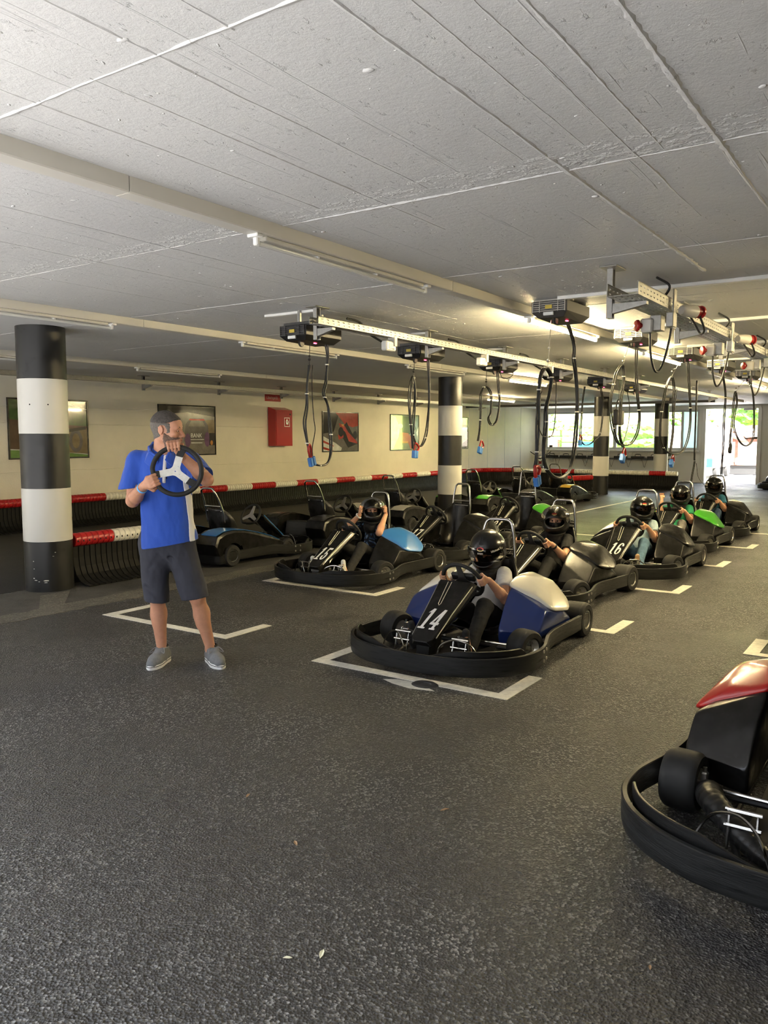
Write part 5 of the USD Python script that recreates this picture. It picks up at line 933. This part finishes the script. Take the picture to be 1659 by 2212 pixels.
def driver(label, spot, shirt, trousers, yaw=.3, pitch=.1, vis=0.0, flag=None, name=None, pose='wheel', s=1.0, rise=0.0, lean=0.0, shoe='shoe_white', watch=False, sole='sticker_pale'):
    kx, ky, kr = SPOT[spot]; t = thing('person', label, 'person', (kx, ky, 0), kr)
    hc = np.array([-.245+lean, .0, .738+rise]); R = rot(yaw, pitch); SH = [np.array([-.275+lean*.6, q*.132, .545+rise*.8]) for q in (1, -1)]
    f = Field((-.55, -.42, .0), (.78, .42, .98+rise), .0055); f_h = f.h
    chest = np.array([-.265+lean*.3, 0, .43+rise*.5])
    f.ell((-.19, 0, .205), (.13, .125, .10), None, .05); f.cap((-.22, 0, .25), chest, .085, .095, .05); f.cap(SH[0]-[0, .03, .01], SH[1]-[0, -.03, .01], .05, None, .04); f.cap(chest+[0, 0, .1], hc+[-.02, 0, -.06], .05, .045, .03)
    H, A = head(f, hc+R@np.array([-.008, 0, .0]), R, .88, False)
    knees, anks, toes = [], [], []
    for q in (1, -1):
        kn = np.array([.16, q*.165, .36+rise*.3]); an = np.array([.505, q*.215, .105]); to = np.array([.565, q*.228, .225]); knees.append(kn); anks.append(an); toes.append(to)
        f.chain([(-.17, q*.085, .20), kn], [.07, .048], .03); f.chain([kn, kn+(an-kn)*.35, an], [.045, .045, .03], .02); f.cap(an, to, .028, .024, .02)
    wrists = []
    for i, q in enumerate((1, -1)):
        S = SH[i]; up = pose == 'visor' or (pose == 'wave' and q < 0)
        if not up:
            a = math.radians(90 if q > 0 else 90)
            ex, sn = SWX, SWN; ang = q*math.radians(84); C = SWC+.16*(ex*math.cos(ang)+np.array([0, 1.0, 0])*math.sin(ang)); tg = (-ex*math.sin(ang)+np.array([0, 1.0, 0])*math.cos(ang))*q; o = ex*math.cos(ang)+np.array([0, 1.0, 0])*math.sin(ang)
            W = C+o*.035+sn*.045-ex*.03; E_ = np.array([-.06, q*.232, .385+rise*.4])
            f.chain([S, E_], [.047, .038], .03); f.chain([E_, E_+(W-E_)*.3, W], [.037, .039, .024], .02); grip(f, C, tg, o, -sn, W, .82, a0=-35, wrap=(0, 66, 125, 180), rr=.016)
        else:
            W = hc+(R@np.array([.085, q*.155, -.045]) if pose == 'visor' else np.array([.16, -.22, -.10])); E_ = np.array([-.05+lean, q*.255, .50+rise]) if pose == 'visor' else np.array([-.1, -.27, .5])
            f.chain([S, E_], [.047, .038], .03); f.chain([E_, E_+(W-E_)*.3, W], [.037, .039, .024], .02)
            if pose == 'visor': C = hc+R@np.array([.105, q*.135, .018]); grip(f, C, np.array([0, 0, -1.0]), R@np.array([.2, q*.98, 0]), R@np.array([.98, -q*.2, 0]), W, .82, a0=-10, wrap=(0, 50, 90, 125), rr=.006)
            else: grip(f, W+np.array([.0, -.0, .10]), np.array([.5, -.86, 0]), np.array([.3, .2, .9]), np.array([.86, .5, 0]), W, .82, a0=-70, wrap=(0, 14, 24, 32), rr=.03)
        wrists.append((E_, W))
    obj('body', f.mesh(), L+'skin_kid', t, smooth=True)
    for q in (-1, 1): obj('eye', ball(H((.0935, q*.030, .003)), .0085, 1), L+'eye_dark', t, smooth=True)
    obj('face_mask', region(f, lambda P: np.maximum.reduce([((P-hc)@R)[..., 2]+.012, -.16-((P-hc)@R)[..., 2], -((P-hc)@R)[..., 0]-.2]), .0035, hc-.16, hc+.16).mesh(), L+'cloth_black', t, smooth=True)
    n = Field(hc-[.2, .2, .28], hc+[.2, .2, .02], .006); n.cap(chest+[.03, 0, .12], hc+R@np.array([.01, 0, -.105]), .098, .088, .03); obj('neck_warmer', n.noise(.012, 30, 2).mesh(), L+'cloth_black', t, smooth=True)
    c = Field((-.56, -.36, .12), (.12, .36, .68+rise), .006)
    c.ell((-.20, 0, .24), (.13, .145, .12), None, .05); c.cap((-.22, 0, .27), chest, .10, .102, .05); c.cap(SH[0]-[0, .02, .01], SH[1]-[0, -.02, .01], .060, None, .05)
    for i in (0, 1): E_ = wrists[i][0]; c.cap(SH[i], SH[i]+(E_-SH[i])*.62, .057, .060, .03)
    c.noise(.012, 14, 3).noise(.006, 32, 5)
    D = c.D; P = np.stack(np.meshgrid(*c.ax, indexing='ij'), -1)
    for i, q in enumerate((1, -1)):
        E_ = wrists[i][0]; d = (E_-SH[i])/np.linalg.norm(E_-SH[i]); D = np.where((q*P[..., 1] > .15) & ((P-SH[i])@d > 0.02), np.maximum(D, (P-SH[i]-(E_-SH[i])*.58)@d), D)
    c.D = D.astype(np.float32); c.plane((0, 0, -1), -.155); obj('t_shirt', c.mesh(), L+shirt, t, smooth=True)
    g = Field((-.46, -.32, .04), (.58, .32, .50), .006); g.ell((-.18, 0, .20), (.145, .14, .105), None, .04)
    for i, q in enumerate((1, -1)): g.chain([(-.17, q*.085, .20), knees[i]], [.085, .062], .03); g.chain([knees[i], anks[i]-[.03, 0, -.012]], [.062, .046], .02)
    g.noise(.013, 16, 7).noise(.006, 35, 9); obj('trousers', g.mesh(), L+trousers, t, smooth=True)
    for i, q in enumerate((1, -1)):
        an, to = anks[i], toes[i]; so = Field(np.minimum(an, to)-.09, np.maximum(an, to)+.09, .006); so.chain([an+[.01, 0, -.02], an+[.045, 0, .02], to+[.0, 0, .03]], [.036, .034, .026], .02); sh = obj('shoe', so.mesh(), L+shoe, t, smooth=True)
        dv = np.array([to[0]-an[0], 0, to[2]-an[2]]); dv /= np.linalg.norm(dv); nv = np.array([dv[2], 0, -dv[0]]); oc = [(u, v) for u, v in [(-.055, 0), (-.04, .026), (.04, .03), (.11, .038), (.15, .028), (.165, 0), (.15, -.028), (.11, -.038), (.04, -.03), (-.04, -.026)]]; oc = catmull([(*o, 0) for o in oc], 3, True)
        obj('sole', frame(loft([oc*[k, k, 1]+[.0, 0, z] for k, z in ((.98, 0), (1, .004), (1, .014), (.97, .018))]), an+nv*.032-dv*.012, dv, (0, 1.15, 0), nv), L+sole, sh, smooth=30)
        obj('sole_tread', frame(cat([cbox((u, 0, .019), (.02, .045, .004), .001) for u in (-.02, .02, .06, .10, .135)]), an+nv*.032-dv*.012, dv, (0, 1, 0), nv), L+'black_rubber', sh)
    if watch: E_, W = wrists[0]; ax = (W-E_)/np.linalg.norm(W-E_); u_ = np.cross(ax, [0, 0, 1.0]); u_ /= np.linalg.norm(u_); obj('watch', frame(lathe([(.028, -.012), (.032, -.01), (.032, .01), (.028, .012)], 20, closed=True), E_+(W-E_)*.84, u_, np.cross(ax, u_), ax), L+'matte_black', t)
    if pose == 'visor':
        E_, W = wrists[1]
        for k in range(9): a = k/9*2*PI; ax = (W-E_)/np.linalg.norm(W-E_); u_ = np.cross(ax, [0, 0, 1.0]); u_ /= np.linalg.norm(u_); obj('bracelet_bead', ball(W-ax*.02+.031*(u_*math.cos(a)+np.cross(ax, u_)*math.sin(a)), .011, 1), L+'shirt_white', t, smooth=True)
    helmet(t, hc, R, vis, flag, name)
    return t
driver('child in white T-shirt and black helmet driving the blue kart', '14', 'shirt_white', 'cloth_black', yaw=.12, pitch=.46, vis=.22, flag='visor', name='Michael S', lean=.04, shoe='cloth_black', sole='charger_grey')
driver('child in black T-shirt with raised visor looking sideways in the second kart', '2', 'cloth_black', 'cloth_black', yaw=.42, pitch=.06, vis=.75, flag='shell', name='Jochen M', watch=True, rise=.02)
driver('small child in pale blue T-shirt and jeans, visor closed, in kart 16', '16', 'cloth_pale', 'denim', yaw=.5, pitch=.1, vis=0, flag='shell', rise=.0, shoe='leaf_dry', sole='sticker_pale')
driver('child in green T-shirt raising one hand', '5', 'cloth_green', 'trouser_grey', yaw=.35, pitch=.1, vis=0, pose='wave', rise=.02)
driver('child in dark teal T-shirt in the last kart before the gate', '6', 'cloth_teal', 'denim_dark', yaw=.3, pitch=.25, vis=.15, rise=.05)
driver('child in dark patterned T-shirt holding the helmet with both hands', '15', 'cloth_print', 'cloth_black', yaw=.75, pitch=.05, vis=.75, name='Alain P', pose='visor', rise=.02)

# ---------------------------------------------------------------- charging shelf under the windows, motorbike, litter, floor anchor
for k, y in enumerate((12.5, 11.92, 11.35, 10.78, 9.75, 9.1, 8.5)):
    t = thing('battery_charger', f'black battery charger on the shelf under the windows, {("first","second","third","fourth","fifth","sixth","seventh")[k]} from the corner', 'charger', (X1-.14, y, .86))
    obj('case', cbox((0, 0, .03), (.2, .46, .075), .01), L+'charger_black', t); obj('carry_handle', tube(catmull([(0, -.1, .06), (0, -.09, .13), (0, .09, .13), (0, .1, .06)], 4), .011, 6), L+'matte_black', t)
    obj('mains_lead', tube(catmull([(-.05, .2, .0), (-.07, .28, -.2), (-.07, .33, -.34), (-.06, .4, -.15), (-.03, .47, .02)], 5), .006, 6), L+'cable_black', t)
t = thing('charging_shelf', 'narrow dark shelf below the window band', 'shelf', (X1-.14, 10.3, .84)); obj('shelf_board', cbox((0, 0, -.01), (.26, 4.9, .03)), L+'charger_grey', t); obj('shelf_bracket', cat([cbox((.05, y, -.1), (.16, .03, .16)) for y in (-2.2, -.7, .8, 2.2)]), L+'frame_grey', t)
for k, y in enumerate((12.25, 11.7, 11.15, 9.4, 8.7)): obj('wall_outlet', cbox((X1-.012, y, 1.02), (.03, .1, .1), .006), L+'white_plastic', label=f'white wall outlet under the window sill, {("first","second","third","fourth","fifth")[k]} from the corner', cat='outlet')
t = thing('motorbike', 'small motorbike parked behind the far barrier by the white wall', 'motorbike', (27.3, 11.7, 0), 200)
wheel = lambda: cat([lathe([(.24, -.05), (.30, -.045), (.31, 0), (.30, .045), (.24, .05)], 28, axis=1, closed=True)])
for x in (.62, -.62):
    w = obj('wheel', mv(wheel(), (x, 0, .31)), L+'black_rubber', t); obj('rim', mv(lathe([(0, -.03), (.05, -.03), (.24, -.02), (.25, 0), (.24, .02), (.05, .03), (0, .03)], 20, axis=1), (x, 0, .31)), L+'alloy', w)
obj('fork', cat([cyl((.62, s*.07, .31), (.42, s*.07, .95), .022, 8) for s in (-1, 1)]), L+'chrome', t); obj('handlebar', cat([tube(catmull([(.3, -.36, 1.12), (.38, -.2, 1.02), (.4, 0, 1.0), (.38, .2, 1.02), (.3, .36, 1.12)], 4), .014, 8), cyl((.38, .2, 1.02), (.33, .34, 1.3), .007, 6), cbox((.33, .36, 1.32), (.02, .12, .07))]), L+'matte_black', t)
obj('headlight', ball((.52, 0, .93), .09, 2), L+'steel', t); obj('fuel_tank', rhull([(.35, 0, .85), (.0, 0, .82), (.2, .1, .74), (.2, -.1, .74)], .06), L+'fire_red', t); obj('saddle', rhull([(.0, 0, .78), (-.65, 0, .84), (-.3, .07, .76), (-.3, -.07, .76)], .05), L+'matte_black', t); obj('engine', cbox((.05, 0, .42), (.4, .26, .34), .04), L+'steel', t); obj('exhaust', cyl((.1, -.15, .3), (-.75, -.17, .42), .035, 10), L+'chrome', t); obj('fairing', rhull([(.5, 0, .8), (.45, .14, .95), (.45, -.14, .95), (.35, 0, 1.1)], .03), L+'white_plastic', t)
t = thing('floor_anchor', 'dark round floor anchor with pale splashes on the white line before kart 14', 'floor anchor', (4.42, 2.68, 0))
obj('anchor_plate', mv(lathe([(0, .006), (.03, .006), (.035, .012), (.06, .012), (.072, .004), (.075, 0)][::-1], 28), s=np.array([1, 1.3, 1])), L+'charger_grey', t); obj('paint_splash', prism(Polygon([(-.03, -.02), (.01, .1), (.0, .22), (-.05, .3), (-.09, .2), (-.12, .05), (-.08, -.12)]), .004, -.002), L+'line_paint', t, smooth=False)
def leaf(x, y, s, rz, m, lab):
    o = [(0, 0, 0), (.3, .16, .05), (.62, .17, .09), (1, 0, .02), (.62, -.15, .12), (.3, -.15, .06)]; v = np.array(o+[(.5, 0, .0)])*s
    v2 = np.vstack([v, v+[0, 0, .0012]]); f = [[6, i, (i+1) % 6] for i in range(6)]; f = [q[::-1] for q in f]+[[a+7 for a in q] for q in f]+[[i, (i+1) % 6, (i+1) % 6+7] for i in range(6)]+[[i, (i+1) % 6+7, i+7] for i in range(6)]
    obj('fallen_leaf', mv((v2, np.array(f)), (x, y, .003), rz=rz), m, smooth=False, label=lab, cat='leaf')
leaf(1.846, 1.497, .045, .4, L+'leaf_pale', 'crumpled pale yellow leaf on the asphalt near the viewer'); leaf(1.80, 1.57, .03, 2.2, L+'leaf_pale', 'small pale leaf bit touching the crumpled yellow leaf')
def gp(px, py):
    r = _fw+_rt*(px-829.5)/F-_up*(py-1106)/F; return -CAMH/r[2]*r[:2]
leaf(*np.round(gp(645, 1828), 2), .04, 1.0, L+'leaf_dry', 'brown dry leaf in the middle of the open asphalt'); leaf(*np.round(gp(951, 1753), 2), .045, -.6, L+'leaf_dry', 'narrow tan leaf between the man and the red kart'); leaf(*np.round(gp(531, 1725), 2), .04, .3, L+'leaf_dry', 'small brown leaf nearest to the instructor'); leaf(*np.round(gp(1402, 2095), 2), .025, .3, L+'leaf_dry', 'tiny reddish leaf on the asphalt nearest the red kart')
leaf(*np.round(gp(1133, 1896), 2), .04, 1.3, L+'charger_grey', 'dark scrap on the asphalt left of the red kart')

# ---------------------------------------------------------------- outside the gate and the garage entrance
obj('outdoor_ground', plane_grid(X1+.25, 95, -45, 65, -.3, -.02), L+'yard_concrete', kind='structure', smooth=False, label='sunlit concrete yard beyond the gate')
obj('outdoor_ground', plane_grid(-70, X0, -45, 60, -.3, -.02), L+'forecourt', kind='structure', smooth=False, label='forecourt behind the viewer')
nx, ny = 46, 120; xs, ys = np.linspace(43, 66, nx), np.linspace(-20, 50, ny); GX, GY = np.meshgrid(xs, ys, indexing='ij'); GZ = -.1+np.clip((GX-43)/10, 0, 1)*3.2+np.clip((GX-50)/16, 0, 1)*5+(meshkit.fbm(np.stack([GX*.7, GY*.7, GX*0], -1), 4, 3)-.5)*1.0
obj('grass_slope', (np.stack([GX, GY, GZ], -1).reshape(-1, 3), tri(grid_faces(nx, ny))), L+'grass_bank', kind='structure', smooth=True, label='bright grassy slope beyond the yard')
def shrub(x, y, z, r, seed, lab):
    s = trimesh.creation.icosphere(4); v = np.array(s.vertices); d = meshkit.fbm(v*3.1+seed, 4, seed); v = v*(r*(.6+.8*d))[:, None]*[1, 1.2, .8]; t = thing('shrub', lab, 'shrub', (x, y, z)); obj('foliage', (v, np.array(s.faces)), L+'leaf_green', t, smooth=False); obj('stem', cyl((0, 0, -r), (0, 0, 0), .05, 6), L+'wood_dark', t)
for k, (x, y, z, r) in enumerate([(46, 13.6, 1.6, 1.1), (47, 11.2, 2.6, .9), (46, 17.5, 1.8, 1.0), (45, 9.2, 1.6, .8), (47, 8.0, 3.0, .9), (48, 21, 2.6, 1.3), (46, 4.6, 2.3, .7)]): shrub(x, y, z, r, k+2, f'green shrub on the slope outside, {("in the middle window","left of the second mullion","behind the left window posts","at the frosted pane","above the container","far left in the window","right in the gate opening")[k]}')
t = thing('skip_container', 'rusty white skip container heaped with rubble outside the gate', 'container', (38.5, 6.3, 0), 0)
obj('skip_side', hull([(0, -1.9, .42), (0, 1.75, .42), (2.2, -1.9, .42), (2.2, 1.75, .42), (-.1, -2.2, 1.5), (-.1, 2.0, 1.5), (2.3, -2.2, 1.5), (2.3, 2.0, 1.5)]), L+'skip_white', t, smooth=False)
obj('skip_rim', cat([cbox((-.12, -.1, 1.5), (.1, 4.3, .12)), cbox((-.02, -.1, .44), (.1, 3.7, .1))]+[cbox((-.06, y, .95), (.08, .1, 1.05)) for y in (-1.5, -.3, .9)]), L+'rust', t); obj('skip_skid', cbox((.6, -.1, .2), (1.2, 3.5, .4)), L+'matte_black', t)
rb_ = [mv(hull(rng.standard_normal((9, 3))*[.28, .34, .16]), (rng.uniform(.1, 2), rng.uniform(-1.9, 1.8), 1.5+rng.uniform(0, .35))) for _ in range(40)]; obj('rubble_heap', cat(rb_), L+'rubble', t, smooth=False, kind='stuff')
for k, (y0, z0, y1, z1) in enumerate([(-1.6, 1.75, -.2, 1.95), (.3, 1.6, 1.7, 2.0), (-1.9, 1.6, -1.2, 2.1)]): obj('plank', frame(cbox((0, 0, 0), (math.hypot(y1-y0, z1-z0), .03, .14)), (.0, (y0+y1)/2, (z0+z1)/2), (0, (y1-y0)/math.hypot(y1-y0, z1-z0), (z1-z0)/math.hypot(y1-y0, z1-z0)), (1, 0, 0), (0, -(z1-z0)/math.hypot(y1-y0, z1-z0), (y1-y0)/math.hypot(y1-y0, z1-z0))), L+'wood', t)
t = thing('van', 'white van with blue lower panel just left in the gate opening', 'van', (33.6, 8.0, 0), 0)
obj('van_body', rbox((1.6, 0, 1.25), (3.2, 1.9, 1.7), .12), L+'skip_white', t); obj('bumper_panel', cbox((-.05, 0, .62), (.16, 1.8, .42), .05), L+'vehicle_blue', t); obj('number_plate', cbox((-.14, -.35, .64), (.02, .5, .14)), L+'white_plastic', t); obj('roof_board', cbox((.4, -.3, 2.16), (.3, 1.6, .14)), L+'wood_dark', t)
for x in (.6, 2.6):
    for s in (-1, 1): obj('wheel', mv(lathe([(0, -.09), (.24, -.09), (.31, -.07), (.31, .07), (.24, .09), (0, .09)], 24, axis=1), (x, s*.86, .31)), L+'black_rubber', t)
for k, (y, h) in enumerate(((14.9, 2.0), (14.0, 1.95))):
    t = thing('timber_stack', f'tan upright timber pallet stack outside the left window, {("nearer the corner","beside the blue crate")[k]}', 'timber', (36, y, 0))
    for j in range(7): obj('board', cbox((0, 0, .14+j*.28), (.5, .62, .25), .02), L+'wood', t)
obj('plastic_crate', cbox((36, 12.9, .72), (.8, 1.1, 1.44), .03), L+'vehicle_blue', label='blue-grey crate outside beside the timber stacks', cat='crate')
obj('outdoor_building', box((-13.5, 8, 3.6), (1, 70, 7.4)), pbr('facade', (.10, .10, .10), .8), kind='structure', smooth=False, label='plain pale building across the forecourt behind the viewer')
